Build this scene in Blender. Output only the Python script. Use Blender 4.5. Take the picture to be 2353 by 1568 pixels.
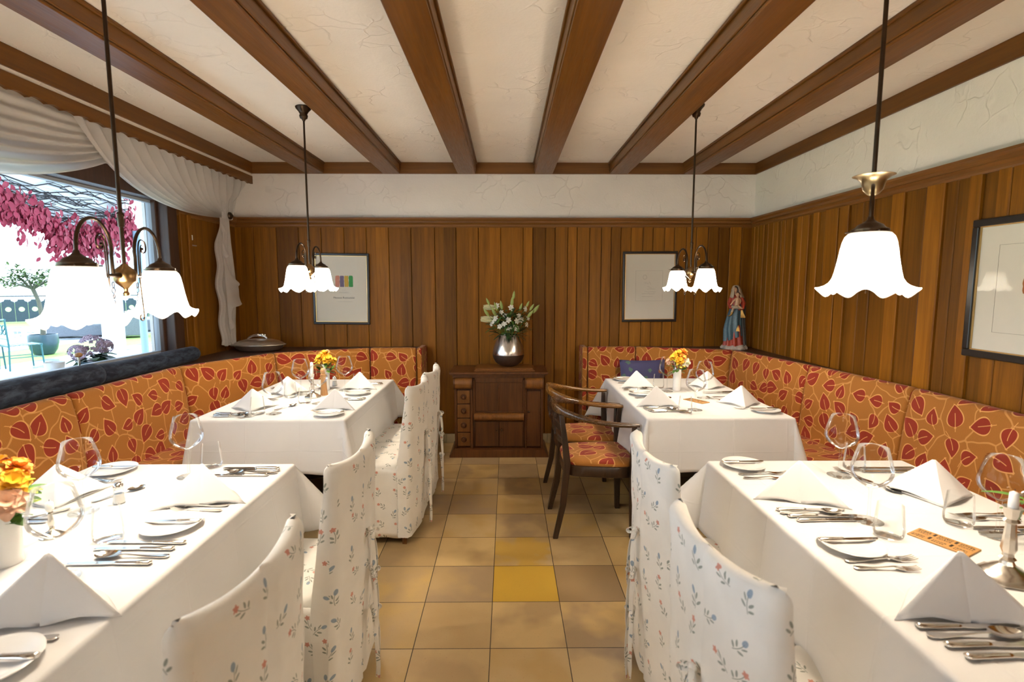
import bpy, bmesh, math, random
from math import sin, cos, pi, radians, atan, sqrt
from mathutils import Vector, Matrix, Euler
random.seed(7)
for o in list(bpy.data.objects):
    bpy.data.objects.remove(o)
SC = bpy.context.scene
COL = SC.collection

# ------------------------------------------------------------------ camera, world, exposure
cam = bpy.data.cameras.new('camera')
cam.sensor_width = 36.0
cam.lens = 1200 * 36.0 / 2353
cam.clip_start = 0.05
cam.clip_end = 200
co = bpy.data.objects.new('camera', cam)
COL.objects.link(co)
co.location = (0, 0, 1.5)
co.rotation_euler = (pi / 2 - atan(129 / 1200), 0, -atan(11 / 1200))
cam.dof.use_dof = True
cam.dof.focus_distance = 3.4
cam.dof.aperture_fstop = 3.5
SC.camera = co
SC.view_settings.view_transform = 'Standard'
SC.view_settings.look = 'None'
SC.view_settings.gamma = 1.0
SC.view_settings.use_curve_mapping = False
SC.view_settings.exposure = 0.27
cy = SC.cycles
cy.use_denoising = True
cy.max_bounces = 9
cy.diffuse_bounces = 5
cy.glossy_bounces = 4
cy.transmission_bounces = 6
cy.transparent_max_bounces = 24
cy.caustics_reflective = False
cy.caustics_refractive = False
cy.sample_clamp_indirect = 8.0

w = bpy.data.worlds.new('sky')
SC.world = w
w.use_nodes = True
bgn = w.node_tree.nodes['Background']
bgn.inputs[0].default_value = (0.66, 0.83, 1.0, 1)
bgn.inputs[1].default_value = 6.0

def area_portal(name, loc, rot, sx, sy):
    L = bpy.data.lights.new(name, 'AREA')
    L.shape = 'RECTANGLE'
    L.size, L.size_y = sx, sy
    L.cycles.is_portal = True
    o = bpy.data.objects.new(name, L)
    o.location = loc
    o.rotation_euler = rot
    COL.objects.link(o)
    return o
area_portal('window_daylight', (-2.70, 1.90, 1.78), (0, -pi / 2, 0), 1.60, 4.1)
area_portal('window_daylight', (-2.70, -1.55, 1.78), (0, -pi / 2, 0), 1.60, 1.9)
LAMP_W = 9.0
SHADE_GLOW = 25.0
LAMP_COL = (1.0, 0.85, 0.66)

# ------------------------------------------------------------------ helpers
class MB:
    def __init__(s):
        s.v = []; s.f = []; s.var = []; s.uv = {}; s.mi = []
    def add(s, verts, faces, var=0.0, uvs=None, mi=0):
        b = len(s.v)
        s.v += [tuple(p) for p in verts]
        for k, f in enumerate(faces):
            s.f.append(tuple(i + b for i in f))
            s.var.append(var); s.mi.append(mi)
            if uvs is not None:
                s.uv[len(s.f) - 1] = uvs[k]
        return s
    def box(s, x0, x1, y0, y1, z0, z1, var=0.0, mi=0):
        if x0 > x1: x0, x1 = x1, x0
        if y0 > y1: y0, y1 = y1, y0
        if z0 > z1: z0, z1 = z1, z0
        v = [(x0,y0,z0),(x1,y0,z0),(x1,y1,z0),(x0,y1,z0),(x0,y0,z1),(x1,y0,z1),(x1,y1,z1),(x0,y1,z1)]
        return s.add(v, [(0,3,2,1),(4,5,6,7),(0,1,5,4),(1,2,6,5),(2,3,7,6),(3,0,4,7)], var, mi=mi)
    def prism(s, poly, a, b, axis='z', var=0.0, mi=0):
        n = len(poly)
        def P(u, w_, t):
            return (u, w_, t) if axis == 'z' else (t, u, w_) if axis == 'x' else (u, t, w_)
        v = [P(u, w_, a) for u, w_ in poly] + [P(u, w_, b) for u, w_ in poly]
        f = [tuple(range(n))[::-1], tuple(range(n, 2 * n))] + [(i, (i + 1) % n, n + (i + 1) % n, n + i) for i in range(n)]
        return s.add(v, f, var, mi=mi)
    def grid(s, fn, nu, nv, var=0.0, closed_u=False, uv=None, mi=0):
        v = [fn(i / nu, j / nv) for j in range(nv + 1) for i in range(nu if closed_u else nu + 1)]
        W = nu if closed_u else nu + 1
        f = []; uvs = []
        for j in range(nv):
            for i in range(nu):
                i2 = (i + 1) % W if closed_u else i + 1
                f.append((j * W + i, j * W + i2, (j + 1) * W + i2, (j + 1) * W + i))
                if uv:
                    uvs.append([uv(i / nu, j / nv), uv((i + 1) / nu, j / nv), uv((i + 1) / nu, (j + 1) / nv), uv(i / nu, (j + 1) / nv)])
        return s.add(v, f, var, uvs if uv else None, mi=mi)
    def lathe(s, prof, seg=24, c=(0, 0, 0), cap=True, rfun=None, zfun=None, mi=0):
        v = []
        for k, (r, z) in enumerate(prof):
            for i in range(seg):
                a = 2 * pi * i / seg
                rr = rfun(r, z, a) if rfun else r
                zz = zfun(r, z, a) if zfun else z
                v.append((c[0] + rr * cos(a), c[1] + rr * sin(a), c[2] + zz))
        f = []
        for k in range(len(prof) - 1):
            for i in range(seg):
                j = (i + 1) % seg
                f.append((k * seg + i, k * seg + j, (k + 1) * seg + j, (k + 1) * seg + i))
        if cap:
            if prof[0][0] > 1e-5: f.append(tuple(range(seg))[::-1])
            if prof[-1][0] > 1e-5: f.append(tuple(range((len(prof) - 1) * seg, len(prof) * seg)))
        return s.add(v, f, mi=mi)
    def tube(s, path, r, seg=8, cap=True, flat=1.0, var=0.0, mi=0, up=(0, 0, 1)):
        P = [Vector(p) for p in path]
        n = len(P)
        R = r if isinstance(r, (list, tuple)) else [r] * n
        v = []
        pn = None
        for k in range(n):
            t = (P[min(k + 1, n - 1)] - P[max(k - 1, 0)])
            if t.length < 1e-9: t = Vector((0, 0, 1))
            t.normalize()
            if pn is None:
                ref = Vector(up)
                if abs(t.dot(ref)) > 0.95: ref = Vector((1, 0, 0))
                pn = (ref - t * t.dot(ref)).normalized()
            else:
                pn = pn - t * t.dot(pn)
                pn = pn.normalized() if pn.length > 1e-6 else t.orthogonal().normalized()
            b = t.cross(pn)
            for i in range(seg):
                a = 2 * pi * i / seg
                v.append(P[k] + pn * (R[k] * cos(a) * flat) + b * (R[k] * sin(a)))
        f = []
        for k in range(n - 1):
            for i in range(seg):
                j = (i + 1) % seg
                f.append((k * seg + i, k * seg + j, (k + 1) * seg + j, (k + 1) * seg + i))
        if cap:
            f.append(tuple(range(seg))[::-1]); f.append(tuple(range((n - 1) * seg, n * seg)))
        return s.add(v, f, var, mi=mi)
    def ball(s, c, r, seg=12, rings=8, sc=(1, 1, 1), rot=None, mi=0):
        v = []
        M = rot.to_matrix() if rot is not None else None
        for j in range(rings + 1):
            th = pi * j / rings
            for i in range(seg):
                a = 2 * pi * i / seg
                p = Vector((r * sc[0] * sin(th) * cos(a), r * sc[1] * sin(th) * sin(a), r * sc[2] * cos(th)))
                if M: p = M @ p
                v.append(p + Vector(c))
        f = []
        for j in range(rings):
            for i in range(seg):
                k = (i + 1) % seg
                f.append((j * seg + i, (j + 1) * seg + i, (j + 1) * seg + k, j * seg + k))
        return s.add(v, f, mi=mi)
    def loft(s, secs, cap=True, var=0.0, mi=0):
        n = len(secs[0])
        v = [p for sec in secs for p in sec]
        f = []
        for k in range(len(secs) - 1):
            for i in range(n):
                j = (i + 1) % n
                f.append((k * n + i, k * n + j, (k + 1) * n + j, (k + 1) * n + i))
        if cap:
            f.append(tuple(range(n))[::-1]); f.append(tuple(range((len(secs) - 1) * n, len(secs) * n)))
        return s.add(v, f, var, mi=mi)
    def ribbon(s, path, wdt, side=(0, 1, 0), th=0.0015):
        L = []; n = len(path)
        sd = Vector(side)
        for k in range(n):
            p = Vector(path[k]); wk = wdt[k] if isinstance(wdt, (list, tuple)) else wdt
            L.append((p - sd * wk / 2, p + sd * wk / 2))
        v = [q for a in L for q in a]
        f = [(2 * k, 2 * k + 1, 2 * k + 3, 2 * k + 2) for k in range(n - 1)]
        return s.add(v, f)
    def build(s, name, mat, parent=None, smooth=35, bevel=0.0, bseg=2, sub=0, solid=0.0, label=None, uvmode='box', loc=None, rot=None, merge=0.0):
        me = bpy.data.meshes.new(name)
        me.from_pydata([tuple(p) for p in s.v], [], s.f)
        if merge:
            bm = bmesh.new(); bm.from_mesh(me)
            bmesh.ops.remove_doubles(bm, verts=bm.verts, dist=merge)
            bm.to_mesh(me); bm.free()
        me.update()
        same = len(me.polygons) == len(s.f)
        uvl = me.uv_layers.new(name='UVMap')
        uvd = uvl.data
        vs = me.vertices
        for p in me.polygons:
            if same and p.index in s.uv:
                for li, q in zip(p.loop_indices, s.uv[p.index]):
                    uvd[li].uv = q
            else:
                n = p.normal
                ax, ay, az = abs(n.x), abs(n.y), abs(n.z)
                for li in p.loop_indices:
                    q = vs[me.loops[li].vertex_index].co
                    if az > ax and az > ay: uvd[li].uv = (q.x, q.y)
                    elif ax > ay: uvd[li].uv = (q.y, q.z)
                    else: uvd[li].uv = (q.x, q.z)
        at = me.attributes.new('var', 'FLOAT', 'FACE')
        if same: at.data.foreach_set('value', s.var)
        mats = mat if isinstance(mat, (list, tuple)) else [mat]
        for m in mats: me.materials.append(m)
        if same and len(mats) > 1: me.polygons.foreach_set('material_index', s.mi)
        if smooth:
            me.polygons.foreach_set('use_smooth', [True] * len(me.polygons))
            try: me.set_sharp_from_angle(angle=radians(smooth))
            except Exception: pass
        o = bpy.data.objects.new(name, me)
        COL.objects.link(o)
        if bevel:
            m = o.modifiers.new('bevel', 'BEVEL'); m.width = bevel; m.segments = bseg; m.limit_method = 'ANGLE'; m.angle_limit = radians(40)
        if solid:
            m = o.modifiers.new('solid', 'SOLIDIFY'); m.thickness = solid; m.offset = 0
        if sub:
            m = o.modifiers.new('sub', 'SUBSURF'); m.levels = sub; m.render_levels = sub
        if parent: o.parent = parent
        if label: o['label'] = label
        if loc: o.location = loc
        if rot: o.rotation_euler = rot
        return o

def thing(name, label, cat, loc=(0, 0, 0), rz=0.0, group=None, rot=None):
    o = bpy.data.objects.new(name, None)
    o.empty_display_size = 0.05
    COL.objects.link(o)
    o.location = loc
    o.rotation_euler = rot if rot else (0, 0, rz)
    o['label'] = label; o['category'] = cat
    if group: o['group'] = group
    return o
def tag(o, label, cat, group=None, kind=None):
    o['label'] = label; o['category'] = cat
    if group: o['group'] = group
    if kind: o['kind'] = kind
    return o
def struct(o):
    o['kind'] = 'structure'
    return o
def dup(root, loc=None, rz=None, label=None, group=None, rot=None, parent=None):
    r = root.copy(); COL.objects.link(r)
    if loc is not None: r.location = loc
    if rot is not None: r.rotation_euler = rot
    elif rz is not None: r.rotation_euler = (0, 0, rz)
    if label: r['label'] = label
    if group: r['group'] = group
    for ch in list(root.children):
        c = ch.copy(); COL.objects.link(c); c.parent = r
        for g in list(ch.children):
            d = g.copy(); COL.objects.link(d); d.parent = c
    return r
class Kind:
    """first use moves the prototype, later uses copy it"""
    def __init__(s, make): s.make = make; s.root = None
    def __call__(s, loc, rz=0.0, label=None, group=None, rot=None):
        if s.root is None:
            s.root = s.make(); s.root.location = loc
            s.root.rotation_euler = rot if rot else (0, 0, rz)
            if label: s.root['label'] = label
            if group: s.root['group'] = group
            return s.root
        return dup(s.root, loc, rz, label, group, rot)
def lerp(a, b, t): return a + (b - a) * t
def bez(p0, p1, p2, p3, n):
    p0, p1, p2, p3 = map(Vector, (p0, p1, p2, p3))
    return [p0 * (1 - t) ** 3 + p1 * 3 * t * (1 - t) ** 2 + p2 * 3 * t * t * (1 - t) + p3 * t ** 3 for t in [k / n for k in range(n + 1)]]

# ------------------------------------------------------------------ material helpers
class NT:
    def __init__(s, name):
        s.m = bpy.data.materials.new(name); s.m.use_nodes = True
        s.t = s.m.node_tree; s.b = s.t.nodes['Principled BSDF']; s.out = s.t.nodes['Material Output']
    def n(s, typ, **kw):
        nd = s.t.nodes.new(typ)
        for k, v in kw.items(): setattr(nd, k, v)
        return nd
    def l(s, a, b): s.t.links.new(a, b)
    def put(s, sock, v):
        if isinstance(v, (int, float)): sock.default_value = v
        elif isinstance(v, (tuple, list)): sock.default_value = tuple(v) + ((1,) if len(v) == 3 and len(sock.default_value) == 4 else ())
        else: s.l(v, sock)
    def math(s, op, a, b=None, c=None, clamp=False):
        nd = s.n('ShaderNodeMath', operation=op, use_clamp=clamp)
        s.put(nd.inputs[0], a)
        if b is not None: s.put(nd.inputs[1], b)
        if c is not None: s.put(nd.inputs[2], c)
        return nd.outputs[0]
    def vmath(s, op, a, b=None, scale=None):
        nd = s.n('ShaderNodeVectorMath', operation=op)
        s.put(nd.inputs[0], a)
        if b is not None: s.put(nd.inputs[1], b)
        if scale is not None: s.put(nd.inputs['Scale'], scale)
        return nd.outputs[0]
    def sep(s, v):
        nd = s.n('ShaderNodeSeparateXYZ'); s.l(v, nd.inputs[0]); return nd.outputs
    def comb(s, x, y, z=0.0):
        nd = s.n('ShaderNodeCombineXYZ')
        for i, q in enumerate((x, y, z)): s.put(nd.inputs[i], q)
        return nd.outputs[0]
    def mix(s, f, a, b, mode='MIX'):
        nd = s.n('ShaderNodeMix', data_type='RGBA', blend_type=mode)
        s.put(nd.inputs[0], f); s.put(nd.inputs[6], a); s.put(nd.inputs[7], b)
        return nd.outputs[2]
    def noise(s, vec, scale, detail=3, rough=0.5, dist=0.0, dim='3D'):
        nd = s.n('ShaderNodeTexNoise', noise_dimensions=dim)
        if vec is not None: s.l(vec, nd.inputs['Vector'])
        nd.inputs['Scale'].default_value = scale; nd.inputs['Detail'].default_value = detail
        nd.inputs['Roughness'].default_value = rough; nd.inputs['Distortion'].default_value = dist
        return nd.outputs
    def ramp(s, f, stops, interp='LINEAR'):
        nd = s.n('ShaderNodeValToRGB'); nd.color_ramp.interpolation = interp
        cr = nd.color_ramp
        while len(cr.elements) < len(stops): cr.elements.new(0.5)
        for e, (p, c) in zip(cr.elements, stops):
            e.position = p; e.color = tuple(c) + (1,) if len(c) == 3 else c
        s.put(nd.inputs[0], f)
        return nd.outputs[0]
    def mrange(s, v, a, b, c=0.0, d=1.0):
        nd = s.n('ShaderNodeMapRange'); s.put(nd.inputs[0], v)
        for i, q in enumerate((a, b, c, d)): nd.inputs[i + 1].default_value = q
        return nd.outputs[0]
    def uv(s): return s.n('ShaderNodeTexCoord').outputs['UV']
    def obj(s): return s.n('ShaderNodeTexCoord').outputs['Object']
    def attr(s, name):
        nd = s.n('ShaderNodeAttribute', attribute_name=name); return nd.outputs['Fac']
    def map(s, v, sc=(1, 1, 1), loc=(0, 0, 0), rot=(0, 0, 0)):
        nd = s.n('ShaderNodeMapping'); s.l(v, nd.inputs[0])
        nd.inputs['Scale'].default_value = sc; nd.inputs['Location'].default_value = loc; nd.inputs['Rotation'].default_value = rot
        return nd.outputs[0]
    def bump(s, h, strength=0.3, dist=0.01, normal=None):
        nd = s.n('ShaderNodeBump'); nd.inputs['Strength'].default_value = strength; nd.inputs['Distance'].default_value = dist
        s.l(h, nd.inputs['Height'])
        if normal: s.l(normal, nd.inputs['Normal'])
        return nd.outputs[0]
    def set(s, color=None, rough=None, metal=None, normal=None, spec=None, sheen=None, coat=None, ior=None):
        b = s.b
        if color is not None: s.put(b.inputs['Base Color'], color)
        if rough is not None: s.put(b.inputs['Roughness'], rough)
        if metal is not None: s.put(b.inputs['Metallic'], metal)
        if normal is not None: s.l(normal, b.inputs['Normal'])
        if spec is not None: b.inputs['Specular IOR Level'].default_value = spec
        if sheen is not None: b.inputs['Sheen Weight'].default_value = sheen
        if coat is not None: b.inputs['Coat Weight'].default_value = coat
        return s.m
M = {}
def simple(name, color, rough=0.5, metal=0.0, nscale=0, namt=0.15, **kw):
    t = NT(name)
    c = color
    if nscale:
        f = t.noise(t.obj(), nscale, 4)[0]
        c = t.mix(f, tuple(q * (1 - namt) for q in color), tuple(min(1, q * (1 + namt)) for q in color))
    M[name] = t.set(c, rough, metal, **kw)
    return M[name]
def fabric_bump(t, sc=900, st=0.25):
    n = t.noise(t.uv(), sc, 2)[0]
    return t.bump(n, st, 0.001)

# --- stained wood (object-space grain; per-board tone from the face attribute)
def wood(name, c1, c2, axis='z', rough=0.42, scale=1.0, varamt=0.35, spec=0.5, knots=False):
    t = NT(name)
    o = t.obj()
    sc = {'z': (28, 28, 1.3), 'x': (1.3, 28, 28), 'y': (28, 1.3, 28)}[axis]
    var = t.attr('var')
    vec = t.vmath('ADD', t.map(o, tuple(q * scale for q in sc)), t.comb(t.math('MULTIPLY', var, 37.0), t.math('MULTIPLY', var, 19.0), t.math('MULTIPLY', var, 53.0)))
    n1 = t.noise(vec, 1.0, 5, 0.6, 0.6)[0]
    n2 = t.noise(vec, 6.0, 3, 0.6)[0]
    f = t.math('ADD', t.math('MULTIPLY', n1, 0.75), t.math('MULTIPLY', n2, 0.25))
    f = t.mrange(f, 0.3, 0.7)
    col = t.mix(f, c1, c2)
    br = t.math('ADD', t.math('MULTIPLY', t.math('SUBTRACT', var, 0.5), varamt), 1.0)
    col = t.mix(1.0, col, t.comb(br, br, br), 'MULTIPLY')
    M[name] = t.set(col, t.mrange(n2, 0.3, 0.7, rough - 0.06, rough + 0.1), normal=t.bump(n2, 0.12, 0.002), spec=spec)
    return M[name]
wood('panel_wood', (0.120, 0.042, 0.003), (0.270, 0.106, 0.008), 'z', 0.45, varamt=0.75, spec=0.2)
wood('beam_wood', (0.095, 0.031, 0.003), (0.185, 0.070, 0.006), 'y', 0.36, varamt=0.3, spec=0.35)
wood('trim_wood', (0.12, 0.044, 0.008), (0.23, 0.095, 0.018), 'x', 0.38)
wood('trim_wood_y', (0.12, 0.044, 0.008), (0.23, 0.095, 0.018), 'y', 0.38)
wood('dark_wood', (0.030, 0.014, 0.008), (0.075, 0.034, 0.018), 'z', 0.45)
wood('chair_wood', (0.020, 0.009, 0.004), (0.055, 0.025, 0.010), 'z', 0.32, scale=2)
wood('rail_wood', (0.12, 0.050, 0.008), (0.32, 0.145, 0.028), 'x', 0.26, scale=1.5, spec=0.6)
wood('dark_rail_wood', (0.035, 0.015, 0.005), (0.16, 0.070, 0.018), 'x', 0.24, scale=1.5, spec=0.7)
wood('cabinet_wood', (0.050, 0.016, 0.004), (0.150, 0.052, 0.012), 'z', 0.34, scale=1.2)
wood('cabinet_light', (0.11, 0.040, 0.008), (0.25, 0.100, 0.022), 'z', 0.32, scale=1.2)
wood('table_wood', (0.06, 0.028, 0.014), (0.12, 0.055, 0.028), 'x', 0.5)
wood('mill_wood', (0.45, 0.22, 0.08), (0.62, 0.34, 0.14), 'z', 0.35, scale=3)
wood('plaque_wood', (0.42, 0.20, 0.055), (0.60, 0.32, 0.10), 'x', 0.5, scale=3)

def plaster(name, col, ridges=True):
    t = NT(name)
    o = t.obj()
    n1 = t.noise(o, 2.2, 4, 0.55)[0]
    n2 = t.noise(o, 60, 4, 0.6)[0]
    d = t.vmath('ADD', o, t.vmath('SCALE', t.noise(o, 5, 2)[1], scale=0.25))
    w_ = t.n('ShaderNodeTexVoronoi', feature='DISTANCE_TO_EDGE'); t.l(d, w_.inputs['Vector']); w_.inputs['Scale'].default_value = 5.5
    ridge = t.mrange(w_.outputs['Distance'], 0.0, 0.035, 1.0, 0.0)
    mask = t.mrange(t.noise(o, 3.1, 2)[0], 0.48, 0.58)
    ridge = t.math('MULTIPLY', ridge, mask)
    h = t.math('ADD', t.math('MULTIPLY', n2, 0.5), t.math('MULTIPLY', ridge, 0.9))
    h = t.math('ADD', h, t.math('MULTIPLY', n1, 1.2))
    c = t.mix(t.mrange(n1, 0.3, 0.7), tuple(q * 0.93 for q in col), col)
    c = t.mix(t.mrange(t.noise(o, 7, 3)[0], 0.66, 0.74, 0, 0.30), c, tuple(q * 0.72 for q in col))
    M[name] = t.set(c, 0.92, normal=t.bump(h, 0.55, 0.006), spec=0.2)
plaster('ceiling_plaster', (0.88, 0.83, 0.74))
plaster('wall_plaster', (0.86, 0.82, 0.77))

# --- floor tiles
t = NT('floor_tile')
o = t.obj()
sx = t.sep(o)
TS = 0.3195
gx = t.math('DIVIDE', t.math('SUBTRACT', sx[0], -0.072), TS)
gy = t.math('DIVIDE', t.math('SUBTRACT', sx[1], 2.018), TS)
ix = t.math('FLOOR', gx); iy = t.math('FLOOR', gy)
fx = t.math('ABSOLUTE', t.math('SUBTRACT', t.math('FRACT', gx), 0.5))
fy = t.math('ABSOLUTE', t.math('SUBTRACT', t.math('FRACT', gy), 0.5))
mx = t.math('MAXIMUM', fx, fy)
grout = t.mrange(mx, 0.4925, 0.4965)
wn = t.n('ShaderNodeTexWhiteNoise', noise_dimensions='2D'); t.l(t.comb(ix, iy), wn.inputs['Vector'])
rnd = t.sep(wn.outputs['Color'])
base = t.ramp(rnd[0], [(0.0, (0.34, 0.235, 0.115)), (0.35, (0.47, 0.33, 0.155)), (0.7, (0.56, 0.41, 0.205)), (1.0, (0.60, 0.42, 0.18))])
off = t.vmath('ADD', o, t.comb(t.math('MULTIPLY', rnd[1], 9.0), t.math('MULTIPLY', rnd[2], 9.0), 0.0))
blot = t.noise(off, 3.2, 3, 0.5)[0]
base = t.mix(t.mrange(blot, 0.44, 0.58), base, t.mix(rnd[1], (0.55, 0.37, 0.13), (0.34, 0.245, 0.15)))
def cell(a, b):
    q = t.math('COMPARE', ix, a, 0.1); r_ = t.math('COMPARE', iy, b, 0.1)
    return t.math('MULTIPLY', q, r_)
base = t.mix(cell(0, 1), base, (0.55, 0.34, 0.045))
base = t.mix(t.math('MULTIPLY', cell(0, 2), t.mrange(t.noise(o, 5.5, 2)[0], 0.42, 0.52)), base, (0.52, 0.33, 0.07))
base = t.mix(t.math('MULTIPLY', cell(1, 1), 0.8), base, (0.27, 0.18, 0.095))
speck = t.noise(o, 140, 2)[0]
base = t.mix(t.mrange(speck, 0.66, 0.75, 0, 0.35), base, (0.16, 0.10, 0.05))
colr = t.mix(grout, base, (0.035, 0.026, 0.018))
h = t.math('SUBTRACT', t.math('MULTIPLY', t.noise(o, 9, 4)[0], 0.25), grout)
M['floor_tile'] = t.set(colr, t.math('ADD', 0.42, t.math('MULTIPLY', grout, 0.4)), normal=t.bump(h, 0.35, 0.003), spec=0.4)

# --- orange upholstery with red leaves
def leaf_fabric():
    t = NT('leaf_fabric')
    uv = t.uv()
    vo = t.n('ShaderNodeTexVoronoi', feature='F1', voronoi_dimensions='2D')
    t.l(uv, vo.inputs['Vector']); SCV = 7.9
    vo.inputs['Scale'].default_value = SCV; vo.inputs['Randomness'].default_value = 0.42
    pos = vo.outputs['Position']; rc = t.sep(vo.outputs['Color'])
    loc = t.sep(t.vmath('SUBTRACT', uv, pos))
    ang = t.math('MULTIPLY', rc[0], 6.2832)
    ca = t.math('COSINE', ang); sa = t.math('SINE', ang)
    x = t.math('ADD', t.math('MULTIPLY', loc[0], ca), t.math('MULTIPLY', loc[1], sa))
    y = t.math('SUBTRACT', t.math('MULTIPLY', loc[1], ca), t.math('MULTIPLY', loc[0], sa))
    L = t.math('ADD', 0.040, t.math('MULTIPLY', rc[1], 0.018))
    u = t.math('DIVIDE', x, L)
    y2 = t.math('SUBTRACT', y, t.math('MULTIPLY', t.math('MULTIPLY', u, u), t.math('MULTIPLY', t.math('SUBTRACT', rc[2], 0.5), 0.022)))
    a1 = t.math('SQRT', t.math('MAXIMUM', t.math('ADD', 1.0, u), 0.0))
    a2 = t.math('MAXIMUM', t.math('SUBTRACT', 1.0, u), 0.0)
    wv = t.math('MULTIPLY', t.math('MULTIPLY', a1, a2), t.math('MULTIPLY', L, 0.72))
    ay = t.math('ABSOLUTE', y2)
    d = t.math('SUBTRACT', ay, wv)
    inside = t.mrange(d, -0.0012, 0.0, 1, 0)
    valid = t.math('MULTIPLY', t.math('LESS_THAN', t.math('ABSOLUTE', u), 1.14), 1.0)
    inside = t.math('MULTIPLY', inside, t.math('LESS_THAN', t.math('ABSOLUTE', u), 1.0))
    outl = t.math('MULTIPLY', t.mrange(d, 0.0052, 0.0066, 1, 0), valid)
    mid = t.math('MULTIPLY', t.mrange(ay, 0.0012, 0.0024, 1, 0), t.math('MULTIPLY', t.math('LESS_THAN', u, 0.25), t.math('GREATER_THAN', u, -1.9)))
    # vines
    wob = t.vmath('ADD', uv, t.vmath('SCALE', t.noise(uv, 7, 1)[1], scale=0.09))
    ve = t.n('ShaderNodeTexVoronoi', feature='DISTANCE_TO_EDGE', voronoi_dimensions='2D')
    t.l(wob, ve.inputs['Vector']); ve.inputs['Scale'].default_value = 6.3
    vine = t.mrange(ve.outputs['Distance'], 0.016, 0.030, 0.6, 0)
    weave = t.noise(t.map(uv, (1, 3.2, 1)), 260, 2, 0.7)[0]
    og = t.mix(t.mrange(weave, 0.3, 0.7), (0.27, 0.100, 0.014), (0.39, 0.160, 0.028))
    lt = (0.62, 0.32, 0.105)
    rd = t.mix(t.mrange(weave, 0.3, 0.7), (0.20, 0.018, 0.008), (0.29, 0.032, 0.012))
    c = t.mix(vine, og, lt)
    c = t.mix(outl, c, lt)
    c = t.mix(inside, c, rd)
    c = t.mix(mid, c, lt)
    M['leaf_fabric'] = t.set(c, 0.85, normal=t.bump(weave, 0.3, 0.001), spec=0.25, sheen=0.1)
leaf_fabric()

# --- white cotton with small flower sprigs
def sprig_fabric(name, base):
    t = NT(name)
    uv = t.uv()
    vo = t.n('ShaderNodeTexVoronoi', feature='F1', voronoi_dimensions='2D')
    t.l(uv, vo.inputs['Vector']); vo.inputs['Scale'].default_value = 10.5; vo.inputs['Randomness'].default_value = 0.55
    rc = t.sep(vo.outputs['Color'])
    loc = t.sep(t.vmath('SUBTRACT', uv, vo.outputs['Position']))
    ang = t.math('MULTIPLY', t.math('SUBTRACT', rc[0], 0.5), 2.4)
    ca = t.math('COSINE', ang); sa = t.math('SINE', ang)
    x = t.math('ADD', t.math('MULTIPLY', loc[0], ca), t.math('MULTIPLY', loc[1], sa))
    y = t.math('SUBTRACT', t.math('MULTIPLY', loc[1], ca), t.math('MULTIPLY', loc[0], sa))
    side = t.math('SUBTRACT', t.math('MULTIPLY', t.math('GREATER_THAN', rc[2], 0.5), 2.0), 1.0)
    x = t.math('MULTIPLY', x, side)
    xs = t.math('SUBTRACT', x, t.math('MULTIPLY', t.math('MULTIPLY', y, y), 8.0))
    def ell(cx, cy, a, b, rot):
        c_, s_ = cos(rot), sin(rot)
        dx = t.math('SUBTRACT', x, cx); dy = t.math('SUBTRACT', y, cy)
        p = t.math('ADD', t.math('MULTIPLY', dx, c_ / a), t.math('MULTIPLY', dy, s_ / a))
        q = t.math('SUBTRACT', t.math('MULTIPLY', dy, c_ / b), t.math('MULTIPLY', dx, s_ / b))
        r2 = t.math('ADD', t.math('MULTIPLY', p, p), t.math('MULTIPLY', q, q))
        return t.mrange(r2, 0.8, 1.1, 1, 0)
    stem = t.math('MULTIPLY', t.mrange(t.math('ABSOLUTE', xs), 0.0006, 0.0014, 1, 0), t.math('LESS_THAN', t.math('ABSOLUTE', t.math('ADD', y, 0.004)), 0.022))
    g = stem
    for e in (ell(0.010, -0.004, 0.0085, 0.0032, 0.9), ell(-0.008, -0.009, 0.008, 0.003, 2.4), ell(0.012, -0.017, 0.0075, 0.003, 0.5)):
        g = t.math('MAXIMUM', g, e)
    tw = t.math('MULTIPLY', ell(-0.006, 0.008, 0.009, 0.0022, 1.9), 1.0)
    g = t.math('MAXIMUM', g, tw)
    fx_ = t.math('SUBTRACT', x, 0.003); fy_ = t.math('SUBTRACT', y, 0.021)
    rr = t.math('SQRT', t.math('ADD', t.math('MULTIPLY', fx_, fx_), t.math('MULTIPLY', fy_, fy_)))
    th = t.math('ARCTAN2', fy_, fx_)
    lim = t.math('ADD', 0.0075, t.math('MULTIPLY', t.math('SINE', t.math('MULTIPLY', th, 5.0)), 0.0016))
    rose = t.mrange(t.math('SUBTRACT', rr, lim), -0.0006, 0.0004, 1, 0)
    tul = ell(0.003, 0.020, 0.0105, 0.0062, 1.45)
    isred = t.math('GREATER_THAN', rc[1], 0.48)
    nz = t.noise(uv, 380, 3)[0]
    wv = t.noise(uv, 1100, 2)[0]
    bc = t.mix(t.mrange(t.noise(uv, 9, 3)[0], 0.35, 0.65), base, tuple(q * 0.93 for q in base))
    c = t.mix(t.math('MULTIPLY', g, 0.8), bc, t.mix(nz, (0.10, 0.13, 0.11), (0.24, 0.27, 0.21)))
    fl = t.mix(isred, t.mix(nz, (0.10, 0.17, 0.27), (0.28, 0.38, 0.48)), t.mix(nz, (0.42, 0.10, 0.06), (0.68, 0.27, 0.18)))
    fm = t.math('ADD', t.math('MULTIPLY', isred, rose), t.math('MULTIPLY', t.math('SUBTRACT', 1.0, isred), tul))
    c = t.mix(t.math('MULTIPLY', fm, 0.85), c, fl)
    wr = t.noise(uv, 14, 3, 0.5, 0.8)[0]
    h = t.math('ADD', t.math('MULTIPLY', wv, 0.12), wr)
    M[name] = t.set(c, 0.88, normal=t.bump(h, 0.35, 0.006), spec=0.2, sheen=0.1)
sprig_fabric('sprig_fabric', (0.78, 0.76, 0.71))

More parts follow.
